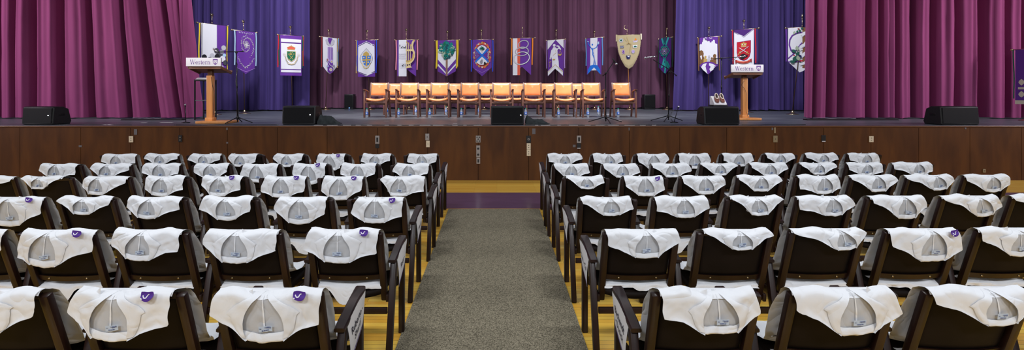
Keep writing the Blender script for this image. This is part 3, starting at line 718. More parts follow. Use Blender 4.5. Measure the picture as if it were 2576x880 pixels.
def a2(a):
    r = random.Random(4)
    def dots(n, f, s):
        a.n += 1
        for i in range(n):
            u, v = f(i/n); u += r.gauss(0, s); v += r.gauss(0, s*.6)
            if not (.02 < u < .98 and .02 < v < a.vb(u)-.01): continue
            R = r.uniform(.008, .018); o = .0016*a.n; P = [(u+math.cos(k*PI/2+.4)*R, v+math.sin(k*PI/2+.4)*R*a.asp) for k in range(4)]
            a.g.add([a.fn(p, q, o) for p, q in P], [(0, 1, 2, 3)], cm(r.choice(['white', 'silver', 'cream'])))
    dots(150, lambda t: (.52+.12*math.cos(t*40)*t, .31+.09*math.sin(t*40)*t), .02)
    dots(90, lambda t: (.52+(.15+.18*t)*math.cos(-.3+t*5.2), .33+(.09+.15*t)*math.sin(-.3+t*5.2)), .018)
    dots(110, lambda t: (.52-(.15+.32*t)*math.cos(.2+t*4), .33-(.1+.20*t)*math.sin(.2+t*4)), .02)
    dots(90, lambda t: (.05+.9*t, .62+.22*math.sin(t*PI)), .025); dots(40, lambda t: (.1+.8*t, .03+.02*t), .02)
    a.line([(0, .86), (.5, .95), (1, .86)], .015, 'lilac')
def a3(a):
    a.rect(.03, .09, .97, .17, 'white'); a.rect(.03, .20, .97, .84, 'white'); a.rect(.03, .86, .97, .92, 'white')
    for v in (.185, .85): a.rect(.03, v-.008, .97, v+.008, 'purple')
    a.poly([(.35, .35), (.3, .30), (.36, .29), (.42, .27), (.5, .26), (.58, .27), (.64, .29), (.7, .30), (.65, .35)], 'coral'); a.line([(.33, .35), (.67, .35)], .03, 'gold'); a.line([(.32, .30), (.5, .27), (.68, .30)], .02, 'gold'); a.line([(.5, .26), (.5, .24)], .03, 'gold')
    a.poly([(.29, .39), (.71, .39), (.71, .53), (.66, .60), (.5, .66), (.34, .60), (.29, .53)], 'lgold')
    a.poly([(.31, .40), (.69, .40), (.69, .53), (.64, .59), (.5, .64), (.36, .59), (.31, .53)], 'green')
    a.line([(.42, .50), (.58, .60)], .02, 'gold'); a.line([(.58, .50), (.42, .60)], .02, 'gold'); a.line([(.45, .42), (.45, .48), (.52, .48), (.48, .45), (.56, .42)], .02, 'gold'); a.circ(.6, .46, .03, 'gold', ring=.012); a.line([(.36, .49), (.39, .44), (.42, .49)], .015, 'gold')
    a.line([(.22, .50), (.25, .60), (.36, .70), (.5, .72), (.64, .70), (.76, .60), (.79, .50)], .045, 'cream'); a.line([(.22, .53), (.26, .61), (.36, .69)], .014, 'black'); a.line([(.4, .715), (.6, .715)], .016, 'gold'); a.line([(.64, .69), (.74, .61), (.78, .53)], .014, 'gold')
    a.circ(.17, .47, .05, 'cream', ring=.015); a.circ(.83, .47, .05, 'cream', ring=.015)
def a4(a):
    a.poly([(.35, .01), (.66, .01), (.66, .09), (.5, .20), (.35, .09)], 'purple')
    for s in (-1, 1):
        a.poly([(.5+s*.14, .03), (.5+s*.34, .07), (.5+s*.26, .18), (.5+s*.05, .24), (.5, .20), (.5+s*.15, .10)], 'silver')
    a.rect(.33, .26, .68, .84, 'lilac')
    for i in range(7): a.rect(.35+i*.05, .27, .375+i*.05, .60, 'silver' if i % 2 else 'purple')
    a.poly([(.36, .66), (.66, .66), (.70, .93), (.5, .99), (.30, .93)], 'purple')
    for x, y, r_, c in ((.30, .62, .10, 'rust'), (.57, .66, .09, 'gold'), (.72, .78, .09, 'black'), (.30, .79, .07, 'sky'), (.5, .88, .11, 'gold')):
        a.circ(x, y, r_, 'silver'); a.circ(x, y, r_*.75, 'lilac', ring=.015); a.circ(x, y, r_*.4, c)
    a.line([(.36, .68), (.42, .75), (.6, .80), (.72, .86)], .03, 'silver')
def a5(a):
    a.poly([(.02, .14), (.5, .03), (.98, .14), (.98, .88), (.5, .985), (.02, .88)], 'white')
    a.line([(.02, .165), (.5, .055), (.98, .165)], .035, 'dpurple'); a.line([(.02, .86), (.5, .955), (.98, .86)], .035, 'dpurple')
    def ves(r, h): return [(.5+r*math.sin(PI*t), .51-h+2*h*t) for t in [i/14 for i in range(15)]]+[(.5-r*math.sin(PI*t), .51+h-2*h*t) for t in [i/14 for i in range(1, 14)]]
    a.poly(ves(.38, .285), 'black'); a.poly(ves(.36, .275), 'white'); a.poly(ves(.33, .255), 'silver'); a.poly(ves(.30, .235), 'white')
    a.poly([(.5, .30), (.66, .36), (.70, .43), (.30, .43), (.34, .36)], 'gold')
    a.poly([(.27, .43), (.78, .43), (.78, .55), (.68, .66), (.52, .72), (.36, .66), (.27, .55)], 'royal')
    a.rect(.47, .43, .57, .71, 'gold'); a.rect(.27, .52, .78, .56, 'gold')
    for x, y in ((.37, .475), (.67, .475), (.39, .61), (.64, .61)): a.circ(x, y, .045, 'lgold')
    a.line([(.24, .62), (.36, .74), (.5, .77), (.64, .74), (.76, .62)], .045, 'lgold')
def a6(a):
    a.rect(.08, 0, .50, 1, 'white'); a.line([(.5, 0), (.5, .8)], .012, 'gold')
    for y0 in (.14, .20, .24, .385, .40, .43, .445, .475, .505, .52, .65, .69, .72, .76): a.line([(.09, y0), (.5, y0)], .008, 'silver')
    for x, y in ((.15, .145), (.15, .17), (.23, .20), (.25, .215), (.31, .19), (.36, .205), (.41, .21), (.45, .18), (.45, .205), (.28, .70), (.33, .69), (.37, .68), (.30, .71), (.45, .69)): a.circ(x, y, .022, 'black')
    r = random.Random(3)
    for y0 in (.40, .455, .49):
        for i in range(7): a.circ(.13+i*.052, y0+r.uniform(-.01, .01), .010, 'grey', n=6)
    for x, y0 in ((.55, .07), (.64, .10), (.74, .15)): a.line([(x, y0), (x, .72)], .03, 'lgold'); a.circ(x, y0, .04, 'gold')
    a.rect(.5, .265, .86, .315, 'lgold')
    a.line([(.93, .03), (.87, .08), (.84, .16), (.86, .26), (.94, .36), (.94, .46), (.88, .55), (.78, .61), (.65, .65), (.52, .64)], .10, 'lgold'); a.line([(.90, .40), (.88, .50), (.78, .57), (.62, .60), (.52, .58)], .08, 'gold')
    a.circ(.94, .03, .05, 'gold'); a.poly([(.5, .74), (.70, .70), (.84, .76), (.5, .78)], 'lgold')
def tree(a, cx, cy, rx, ry, n, L, seed, cols):
    r = random.Random(seed); n0 = a.n
    for i in range(n):
        t = r.uniform(0, 2*PI); q = math.sqrt(r.random()); a.leaf(cx+math.cos(t)*rx*q, cy+math.sin(t)*ry*q, L*r.uniform(.8, 1.2), r.uniform(0, PI), r.choice(cols), .45)
        if a.n > n0+6: a.n = n0+1
    a.n = n0+7
def a7(a):
    a.poly([(0, 0), (1, 0), (1, .24), (.5, .02), (0, .24)], 'purple')
    a.poly([(0, .53), (.5, .81), (1, .53), (1, .64), (.5, .92), (0, .64)], 'purple'); a.poly([(0, .70), (.5, .97), (1, .70), (1, .86), (.5, 1), (0, .86)], 'purple')
    a.rect(.44, .50, .55, .99, 'bark')
    tree(a, .50, .26, .44, .20, 150, .22, 5, ['teal', 'green', 'dteal', 'teal', 'green', 'sage', 'teal', 'holly']); tree(a, .52, .46, .18, .09, 24, .13, 9, ['teal', 'dteal', 'green'])
def a8(a):
    a.poly([(.5+.49*math.cos(t)*(1 if k % 2 else .84), .42+.375*math.sin(t)*(1 if k % 2 else .84)) for k, t in enumerate([i*2*PI/36 for i in range(36)])], 'coral')
    for k in range(14):
        t = k*2*PI/14+.2; a.leaf(.5+.42*math.cos(t), .42+.33*math.sin(t), .13, t*1.0+PI/2, 'cream' if k % 2 else 'gold', .7)
    def el(r1, r2, n=28): return [(.5+r1*math.cos(i*2*PI/n), .42+r2*math.sin(i*2*PI/n)) for i in range(n)]
    a.poly(el(.405, .29), 'rust'); a.poly(el(.385, .275), 'purple')
    a.poly([(.5, .42), (.24, .235), (.36, .175), (.5, .15), (.64, .175), (.76, .235)], 'white'); a.poly([(.5, .42), (.20, .62), (.36, .68), (.5, .69), (.64, .68), (.80, .62)], 'white')
    a.line([(.16, .26), (.84, .60)], .085, 'royal'); a.line([(.84, .26), (.16, .60)], .085, 'royal')
    tree(a, .5, .245, .12, .05, 34, .09, 8, ['green', 'teal', 'dgreen']); a.line([(.5, .30), (.5, .35)], .02, 'bark')
    n0 = a.n
    for i in range(46): a.circ(.17+.0095*i**.75*math.cos(i*.42), .42+.0062*i**.75*math.sin(i*.42), .011, 'silver', n=5); a.n = n0
    a.line([(.86, .32), (.80, .36), (.88, .41), (.80, .46), (.88, .51), (.82, .54)], .015, 'cream'); a.line([(.80, .32), (.88, .37), (.80, .42), (.88, .47), (.80, .52)], .015, 'cream')
    a.poly([(.40, .63), (.40, .58), (.46, .56), (.50, .52), (.54, .57), (.53, .63), (.46, .66)], 'grey'); a.poly([(.60, .68), (.61, .62), (.65, .60), (.70, .63), (.74, .67)], 'black')
    a.line([(.12, .80), (.5, .90), (.88, .80)], .012, 'lilac')
def a9(a):
    a.rect(0, 0, .25, 1, 'white'); a.rect(.25, 0, .40, 1, 'coral')
    for cx, cy, rx, ry, t, c in ((.58, .17, .28, .105, -.3, 'silver'), (.50, .36, .36, .115, -.12, 'silver'), (.48, .54, .44, .165, -.25, 'white')):
        for k_, (w, c2) in enumerate(((.055, 'grey'), (.035, c))):
            P = []
            for i in range(29):
                p = i*2*PI/28; x = rx*math.cos(p); y = ry*math.sin(p)/a.asp*1.0
                P.append((cx+x*math.cos(t)-y*math.sin(t), cy+(x*math.sin(t)+y*math.cos(t))*a.asp))
            a.line(P, w, c2)
def a10(a):
    a.poly([(0, 0), (.5, 0), (0, .26)], 'white'); a.poly([(1, 0), (.5, 0), (1, .24)], 'white')
    a.circ(.42, .15, .085, 'white'); a.poly([(.36, .20), (.48, .20), (.62, .25), (.64, .45), (.70, .60), (.72, .80), (.28, .80), (.28, .55), (.22, .45), (.24, .30)], 'white')
    a.line([(.27, .28), (.20, .42), (.16, .52)], .07, 'white'); a.line([(.60, .27), (.72, .22), (.82, .27), (.70, .18), (.58, .17)], .07, 'white')
    a.line([(.80, .26), (.80, .32)], .015, 'gold'); a.line([(.68, .40), (.80, .31), (.90, .40)], .012, 'gold'); a.poly([(.66, .40), (.90, .39), (.84, .44), (.72, .44)], 'gold'); a.poly([(.32, .52), (.5, .52), (.46, .56), (.36, .56)], 'gold')
    a.line([(.52, .28), (.55, .36), (.36, .42)], .015, 'gold'); a.line([(.16, .58), (.14, .74)], .02, 'gold'); a.line([(.10, .61), (.24, .60)], .02, 'gold')
    a.poly([(.03, .985), (.02, .86), (.5, .655), (.98, .86), (.97, .985), (.5, .79)], 'white'); a.line([(.03, .88), (.5, .68), (.97, .88)], .025, 'gold')
def a11(a):
    a.rect(.25, 0, .74, .88, 'white')
    a.poly([(.05, .99), (.08, .86), (.25, .75), (.5, .72), (.75, .75), (.92, .86), (.95, .99), (.5, .80)], 'royal')
    a.line([(.48, .72), (.52, .58), (.42, .45), (.42, .35), (.40, .28)], .055, 'royal'); a.line([(.60, .72), (.52, .55), (.48, .40)], .05, 'royal'); a.line([(.42, .34), (.26, .24), (.12, .15), (.08, .08)], .05, 'royal'); a.line([(.46, .30), (.68, .26), (.78, .16)], .045, 'royal')
    a.circ(.40, .18, .05, 'royal', ry=.06); a.line([(.54, .70), (.50, .45), (.52, .30)], .03, 'silver'); a.poly([(.78, .12), (.86, .10), (.87, .17), (.80, .19)], 'lblue'); a.line([(.05, .09), (.16, .10)], .03, 'lblue')
def a12(a):
    r = random.Random(4)
    for x, y, R in ((.17, .17, .095),): a.circ(x, y, R, 'white'); a.circ(x, y, R*.86, 'black', ring=.012); a.circ(x, y, R*.5, 'holly')
    a.poly([(.66, .20), (.88, .18), (.84, .24), (.70, .25)], 'white'); a.poly([(.72, .18), (.78, .10), (.83, .17)], 'orange'); a.line([(.68, .215), (.87, .20)], .02, 'lilac')
    a.rect(.13, .34, .28, .42, 'navy'); a.circ(.175, .38, .028, 'white', ring=.012); a.circ(.235, .38, .028, 'white', ring=.012)
    a.poly([(.66, .34), (.86, .33), (.84, .42), (.67, .42)], 'white'); a.poly([(.70, .405), (.72, .365), (.77, .35), (.82, .37), (.83, .40)], 'green')
    a.poly([(.20, .53), (.24, .49), (.26, .46), (.29, .49), (.33, .52), (.31, .56), (.33, .61), (.27, .59), (.21, .62), (.24, .56)], 'lilac'); a.poly([(.25, .50), (.28, .50), (.28, .57), (.25, .57)], 'dpurple')
    a.circ(.68, .54, .07, 'white', ry=.085); a.circ(.68, .54, .04, 'lilac'); a.circ(.68, .54, .06, 'purple', ring=.012)
    a.poly([(.38, .66), (.58, .66), (.54, .77), (.42, .77)], 'navy'); a.poly([(.42, .675), (.55, .675), (.51, .72), (.46, .70)], 'white')
    for p in (((.40, .28), (.60, .28)), ((.42, .06), (.52, .28)), ((.60, .30), (.52, .60)), ((.30, .08), (.42, .20))): a.line(list(p), .012, 'gold')
    a.line([(.42, .30), (.50, .27), (.60, .31)], .014, 'brown')
    a.poly([(-.05, -.02), (.02, -.02), (.0, .20), (-.05, .20)], 'tan'); a.poly([(.98, -.02), (1.05, -.02), (1.05, .16), (1.0, .17)], 'cream')
def a13(a):
    a.line([(.25, 0), (.40, .16), (.5, .20)], .12, 'lteal'); a.line([(.78, 0), (.62, .15), (.5, .22)], .12, 'lteal'); a.line([(.5, 0), (.5, .2)], .2, 'dteal')
    a.line([(.45, .55), (.35, .72), (.25, .80)], .12, 'lteal'); a.line([(.52, .58), (.62, .72), (.80, .84)], .13, 'teal'); a.line([(.45, .70), (.55, .82), (.5, .95)], .14, 'lteal'); a.line([(.7, .65), (.9, .8)], .1, 'teal')
    a.poly([(.5, .12), (.95, .36), (.5, .60), (.06, .36)], 'teal'); a.poly([(.5, .16), (.87, .36), (.5, .56), (.14, .36)], 'dpurple'); a.rect(.26, .27, .74, .46, 'dteal')
    for r_, c in ((.22, 'grey'), (.18, 'navy'), (.14, 'grey'), (.09, 'navy'), (.05, 'lilac')): a.circ(.5, .36, r_, c)
    a.line([(.24, .24), (.76, .24)], .05, 'teal'); a.line([(.24, .47), (.76, .47)], .05, 'teal'); a.poly([(.40, .22), (.5, .16), (.6, .22)], 'navy')
def a14(a):
    a.poly([(0, .19), (.08, .17), (.12, .19), (.15, .12), (.2, .12), (.22, .02), (.26, .02), (.27, .17), (.34, .18), (.36, .14), (.46, .17), (.48, .11), (.56, .11), (.57, .15), (.66, .15), (.67, .12), (.74, .12), (.75, .08), (.84, .09), (.86, .18), (.98, .20), (1, .73), (0, .73)], 'white')
    a.line([(.28, .03), (.34, .01), (.42, .03)], .03, 'white'); a.line([(.54, .02), (.62, .04), (.70, .03)], .03, 'white')
    a.poly([(0, .73), (0, .36), (.10, .34), (.20, .37), (.24, .44), (.22, .50), (.28, .56), (.30, .73)], 'brown'); a.poly([(.03, .50), (.14, .48), (.14, .60), (.08, .58)], 'white')
    for x, y, R, c in ((.34, .53, .06, 'gold'), (.54, .52, .06, 'silver'), (.69, .57, .05, 'brown'), (.85, .51, .09, 'brown')):
        a.circ(x, y, R, c); a.poly([(x-.11, .73), (x-.10, y+.06), (x, y+.03), (x+.10, y+.06), (x+.11, .73)], c)
    a.poly([(.0, .76), (.15, .70), (.35, .665), (.55, .66), (.80, .69), (1, .77), (.5, 1)], 'purple')
    a.poly([(.10, .80), (.22, .72), (.42, .70), (.36, .78), (.30, .83), (.42, .92), (.46, .99), (.34, .93), (.22, .88)], 'white'); a.poly([(.55, .70), (.78, .73), (.92, .78), (.76, .82), (.80, .87), (.62, .93), (.56, .86), (.64, .80), (.54, .76)], 'white')
def a15(a):
    a.poly([(0, 0), (1, 0), (.5, .165), (0, .045)], 'dpurple'); a.poly([(0, .05), (.5, .17), (1, 0), (1, 1), (0, 1)], 'white'); a.line([(0, .06), (.5, .19), (1, .015)], .022, 'dpurple')
    a.poly([(.14, .30), (.86, .27), (.86, .55), (.80, .66), (.66, .73), (.5, .76), (.32, .73), (.18, .66), (.14, .55)], 'dpurple'); a.poly([(.155, .305), (.845, .28), (.845, .55), (.79, .65), (.66, .72), (.5, .745), (.33, .72), (.19, .65), (.155, .55)], 'red')
    a.poly([(.38, .40), (.35, .34), (.42, .33), (.5, .32), (.58, .33), (.65, .34), (.62, .40)], 'gold'); a.circ(.44, .365, .03, 'white'); a.circ(.56, .365, .03, 'white'); a.circ(.5, .365, .03, 'red'); a.line([(.37, .42), (.63, .42)], .03, 'lgold'); a.line([(.5, .33), (.5, .30)], .03, 'gold')
    a.line([(.27, .44), (.72, .58)], .028, 'white'); a.line([(.74, .42), (.30, .57)], .028, 'silver'); a.line([(.22, .61), (.34, .52)], .03, 'gold'); a.line([(.78, .60), (.62, .54)], .03, 'gold'); a.line([(.26, .54), (.36, .59)], .02, 'gold'); a.line([(.72, .53), (.66, .60)], .02, 'gold')
    a.poly([(.30, .66), (.36, .61), (.46, .59), (.56, .59), (.62, .63), (.72, .62), (.68, .66), (.56, .68), (.48, .72), (.36, .71)], 'black')
    a.line([(.14, .76), (.3, .79), (.5, .80), (.7, .79), (.88, .745)], .11, 'coral'); a.poly([(.08, .73), (.16, .74), (.16, .80), (.10, .83)], 'rust'); a.poly([(.92, .71), (.84, .73), (.84, .78), (.92, .80)], 'rust'); a.line([(.2, .785), (.5, .81), (.8, .78)], .03, 'rust')
def a16(a):
    a.rect(.52, 0, .68, .90, 'brown')
    P = [(.5, .105), (.32, .12), (.15, .17), (.06, .26), (.04, .38), (.10, .50), (.2, .57)]
    a.line(P, .05, 'purple'); a.line([(.5, .34), (.35, .45), (.2, .58), (.0, .68)], .04, 'purple'); a.line([(0, .76), (.45, .76)], .04, 'purple')
    for P in ([(.50, .17), (.60, .12), (.72, .18), (.72, .28), (.6, .38), (.45, .43)], [(.45, .44), (.48, .50)], [(.50, .64), (.6, .58), (.75, .52), (.85, .62)], [(.45, .82), (.6, .79), (.75, .73)]): a.line(P, .11, 'white')
    for P in ([(.50, .17), (.60, .12), (.72, .18), (.72, .28), (.6, .38), (.45, .43)], [(.50, .64), (.6, .58), (.75, .52)]): a.line([(x, y+.045) for x, y in P], .02, 'silver')
    for x, y, L, t, c in ((.22, .11, .16, 1.9, 'sage'), (.33, .09, .14, 1.6, 'holly'), (.42, .07, .14, 1.0, 'holly'), (.38, .03, .1, .3, 'rust'), (.50, .02, .12, .2, 'holly'), (.20, .52, .22, .6, 'holly'), (.34, .58, .2, 2.2, 'holly'), (.32, .46, .22, 1.4, 'sage'), (.24, .70, .30, 1.9, 'holly'), (.36, .68, .24, 1.2, 'sage'), (.14, .76, .2, .5, 'holly'), (.44, .64, .15, 1.0, 'navy')): a.leaf(x, y, L, t, c, .6)
    for x, y in ((.21, .62), (.47, .75), (.50, .74), (.44, .74)): a.circ(x, y, .03, 'red')
def a17(a):
    a.leaf(.25, .60, .34, PI/2, 'cream', .7); a.leaf(.25, .82, .34, PI/2, 'cream', .7); a.rect(.12, .69, .9, .73, 'cream'); a.rect(0, .93, 1, 1, 'cream'); a.leaf(.7, .60, .34, PI/2, 'cream', .7)
FL_ = [(0, 1), (1, 1)]
banner('half white half purple banner with overlapping grey circles behind the left lectern', (541, 290), 14.6, (495.5, 57), (573.6, 66), (534, 33), (.12, .91), 180, FL_, 'white', a1, ['yellow'], ['yellow'], 1.0)
banner('purple banner with a glittering spiral galaxy', (615, 285.5), 15.4, (583, 75), (646, 82), (613, 50), (.16, .90), 186, [(0, .84), (.5, 1), (1, .84)], 'purple', a2, ['lblue'], ['lblue'], .80)
banner('white banner with green crest and red crown, purple top and bottom', (736, 283), 16.2, (697.6, 87), (762.5, 91.5), (730.6, 64), (.10, .93), 190, FL_, 'purple', a3, ['red', 'dgreen'], ['dgreen', 'rust'], .80)
banner('pale blue banner with lace collar and scroll shapes', (819.5, 276), 18.3, (803.7, 92), (852.5, 97), (828.4, 73), (.15, .875), 186, [(0, .80), (.35, .96), (.5, 1), (.65, .96), (1, .80)], 'white', a4, ['rust'], ['gold', 'sky'], .82)
banner('white banner with blue and gold shield in a pointed oval', (930.7, 276), 18.4, (895.3, 102), (950.7, 100), (922, 74.6), (.11, .88), 193, FL_, 'purple', a5, ['gold', 'blue'], ['blue'], .90)
banner('white and purple swallowtail banner with music notes and golden lyre', (1029, 276), 18.4, (993.5, 100.6), (1052, 100), (1021.5, 71), (.11, .91), 192, SWL, 'purple', a6, ['pink'], ['pink'], .82)
banner('white and purple chevron banner with a large green leafy tree', (1126, 276), 18.4, (1094, 102), (1156, 100.3), (1124.6, 76), (.135, .86), 192, [(0, .78), (.5, 1), (1, .78)], 'white', a7, ['yellow', 'yellow'], ['yellow', 'yellow'], .78)
banner('purple banner with orange sunburst and blue diagonal cross', (1218, 276), 18.4, (1182.6, 100), (1240.6, 99.6), (1211, 73), (.117, .93), 192, [(0, .76), (.5, 1), (1, .76)], 'purple', a8, ['blue'], ['blue'], .87)
banner('white, orange and purple swallowtail banner with three silver rings', (1303, 276), 18.4, (1283.7, 96.7), (1345.7, 95.4), (1314, 68), (.11, .846), 189, [(0, 1), (.5, .77), (1, 1)], 'purple', a9, ['orange'], ['orange'], .72, 'spear')
banner('purple and white swallowtail banner with figure holding golden scales', (1402, 274), 18.6, (1373.8, 101.7), (1422.6, 98.7), (1398, 73), (.10, .92), 192, [(0, 1), (.5, .77), (1, 1)], 'purple', a10, ['lilac'], ['lilac'], .78)
banner('purple and white swallowtail banner with blue dancing figure', (1496, 276), 18.4, (1473, 96.7), (1519, 93.7), (1494.5, 76), (.09, .88), 188, [(0, 1), (.5, .80), (1, 1)], 'purple', a11, ['sky'], ['sky'], .75)
banner('tan hide banner with seven patches and a fringed point', (1583.5, 276), 18.4, (1552, 89), (1613, 86.8), (1577.6, 64.7), (.01, .99), 166, [(0, .22), (.06, .52), (.18, .74), (.34, .93), (.5, 1), (.66, .93), (.82, .74), (.94, .52), (1, .20)], 'tan', a12, None, None, .8, 'crescent', True, True, 'tan')
banner('narrow dark purple banner with teal diamond and ribbons', (1678, 276), 18.4, (1656.7, 98.7), (1693, 93.4), (1675, 69.7), (.065, .915), 187, [(0, .80), (.5, 1), (1, .80)], 'dpurple', a13, ['dgreen'], ['dgreen'], .80)
banner('white banner with city skyline, brown figures and half globe', (1782, 281), 16.8, (1754.6, 95.4), (1815, 90.8), (1783, 66), (.107, .86), 187, [(0, .78), (.5, 1), (1, .78)], 'purple', a14, ['brown'], ['brown'], .90)
banner('white banner with red shield, crown and crossed swords behind the right lectern', (1880.7, 283), 16.2, (1841, 76.4), (1909, 71), (1871, 48), (.10, .83), 178, FL_, 'white', a15, ['red'], ['red'], .82)
banner('white banner with holly and a brown staff, half behind the magenta curtain', (1993.5, 288), 14.9, (1976.6, 71), (2060, 68), (2019, 37), (.07, .90), 182, [(0, .76), (.42, 1), (.55, .97), (1, .76)], 'white', a16, ['purple'], None, .75, 'spear')
banner('purple banner with cream leaf shapes at the far right edge of the stage', (2588, 304), 11.9, (2545, 125.5), (2632, 121), (2588, 90), (.12, .88), 262, [(0, .94), (.5, 1), (1, .94)], 'purple', a17, ['green'], ['green'], .90)
# ------------------------------------------------------------------ lecterns
def stroke_letters(g, fn, x0, h, col_th):
    """'Western' in a high-contrast serif, strokes as (points, width)"""
    T, t_ = .13, .045
    G = {'W': (1.25, [([(.10, 0), (.38, 1)], T), ([(.38, 1), (.62, .12)], t_), ([(.58, 0), (.86, 1)], T), ([(.86, 1), (1.14, 0)], t_), ([(0, 0), (.26, 0)], t_), ([(.46, 0), (.72, 0)], t_), ([(1.02, 0), (1.24, 0)], t_)]),
         'e': (.62, [([(.08, .66), (.50, .66), (.48, .50), (.36, .37), (.22, .38), (.10, .50), (.07, .68), (.12, .86), (.25, .99), (.38, .98), (.50, .88)], .07), ([(.09, .52), (.07, .68), (.12, .86)], T)]),
         's': (.50, [([(.38, .48), (.34, .38), (.20, .37), (.10, .46), (.16, .60), (.32, .72), (.38, .86), (.28, .98), (.14, .98), (.07, .86)], .08)]),
         't': (.42, [([(.18, .18), (.18, .88), (.26, .98), (.36, .95)], .11), ([(.03, .38), (.34, .38)], t_)]),
         'r': (.50, [([(.15, .38), (.15, 1)], T), ([(.03, 1), (.29, 1)], t_), ([(.03, .39), (.15, .39)], t_), ([(.18, .55), (.28, .40), (.42, .40)], .08)]),
         'n': (.74, [([(.15, .38), (.15, 1)], T), ([(.03, 1), (.28, 1)], t_), ([(.03, .39), (.15, .39)], t_), ([(.18, .52), (.30, .39), (.44, .39), (.54, .50)], .07), ([(.54, .48), (.54, 1)], T), ([(.43, 1), (.68, 1)], t_)])}
    x = x0
    for ch in 'Western':
        adv, st = G[ch]
        for P, w in st:
            for (a, b), (c, d) in zip(P[:-1], P[1:]):
                L = math.hypot(c-a, d-b); nx, ny = -(d-b)/L*w/2, (c-a)/L*w/2; ex, ey = (c-a)/L*w*.15, (d-b)/L*w*.15
                g.add([fn(x+(a+nx-ex)*h, (b+ny-ey)*h), fn(x+(c+nx+ex)*h, (d+ny+ey)*h), fn(x+(c-nx+ex)*h, (d-ny+ey)*h), fn(x+(a-nx-ex)*h, (b-ny-ey)*h)], [(0, 1, 2, 3)], col_th)
        x += adv*h
    return x
def lectern(label, X, yc, basex, basew, colh, zn, zf, desk_dx, sign_x, sw, sz):
    """X, yc: column centre; zn, zf: desk heights at the audience edge and the speaker edge; sz: sign centre height"""
    t = thing('lectern', label, 'lectern', (X, yc, S))
    g = MB(); g.bbox((basex, 0, .028), (basew, .52, .050), OAK, .008); g.build('base', t, 'auto')
    g = MB(); g.bbox((0, 0, .05+colh/2), (.118, .125, colh), OAK, .006); g.bbox((0, 0, .085), (.160, .17, .07), OAK, .008); g.build('column', t, 'auto')
    zt_ = .05+colh
    g = MB(); g.bar((0, 0, zt_-.01), (0, .0, (zn+zf)/2-.01), .10, .07, OAKD, .004); g.build('neck', t, 'auto')
    yn, yf_ = -.25, .23; sl = (zf-zn)/(yf_-yn); R = Matrix.Rotation(math.atan(sl), 3, 'X'); L = math.hypot(yf_-yn, zf-zn)
    c = Vector((desk_dx, (yn+yf_)/2, (zn+zf)/2)); g = MB()
    g.bbox(c, (.70, L, .022), OAKD, .005, R)
    for q in (-.34, .34): g.bbox(c+R@Vector((q, 0, -.025)), (.018, L*.92, .045), OAKD, .004, R)
    g.bbox(c+R@Vector((0, L*.47, .02)), (.70, .02, .05), OAKD, .004, R); g.bbox(c+R@Vector((0, -L*.44, -.03)), (.66, .02, .05), OAKD, .004, R)
    g.build('desk', t, 'auto')
    sh = .178; g = MB(); sc = Vector((sign_x, yn-.01, sz))
    g.bbox(sc, (sw, .035, sh), WHITE, .003)
    g.bbox(sc+Vector((0, .03, 0)), (sw-.01, .022, sh-.01), mat('sign_back_wood', (.10, .02, .02), .5), .003)
    side = g.build('sign_board', t, 'auto')
    g = MB(); SP = mat('sign_purple', (.17, .06, .33), .5)
    def fn(x, y): return sc+Vector((x-sw/2, -.0185, sh/2-y))
    stroke_letters(g, lambda x, y: fn(x, y+sh*.24), sw*.115, sh*.52, SP)
    cxs, top, w_, hh = sw*.845, sh*.15, sw*.070, sh*.70
    def sp(P, m, o): g.add([fn(x, y)-Vector((0, o, 0)) for x, y in P], [tuple(range(len(P)))], m)
    def shield(k): return [(cxs-w_*k, top+hh*(.5-.5*k)), (cxs+w_*k, top+hh*(.5-.5*k)), (cxs+w_*k, top+hh*.5), (cxs+w_*.72*k, top+hh*(.5+.30*k)), (cxs, top+hh*(.5+.5*k)), (cxs-w_*.72*k, top+hh*(.5+.30*k)), (cxs-w_*k, top+hh*.5)]
    sp(shield(1), SP, 0); sp(shield(.80), WHITE, .0008)
    sp([(cxs-w_*.8, top+hh*.10), (cxs+w_*.8, top+hh*.10), (cxs+w_*.8, top+hh*.22), (cxs-w_*.8, top+hh*.22)], SP, .0014)
    for a_, b_ in (((-.75, .28), (.55, .80)), ((.75, .28), (-.55, .80))):
        x0_, y0_ = cxs+a_[0]*w_, top+hh*a_[1]; x1_, y1_ = cxs+b_[0]*w_, top+hh*b_[1]
        sp([(x0_-.004, y0_), (x0_+.006, y0_), (x1_+.004, y1_), (x1_-.006, y1_)], SP, .0020)
    sp([(cxs-w_*.35, top+hh*.80), (cxs, top+hh*.68), (cxs+w_*.35, top+hh*.80), (cxs, top+hh*.92)], SP, .0026)
    g.build('sign_lettering', side)
    return t
lectern('oak lectern with white sign at the left of the stage, beside a black stool', PX(530, 11.05), 11.05, .15, .66, .965, 1.205, 1.085, .0, .0, .724, 1.290)
lectern('oak lectern with white sign at the right of the stage', PX(1872, 12.25), 12.25, 0, .57, .93, 1.114, 1.00, -.03, -.055, .748, 1.205)
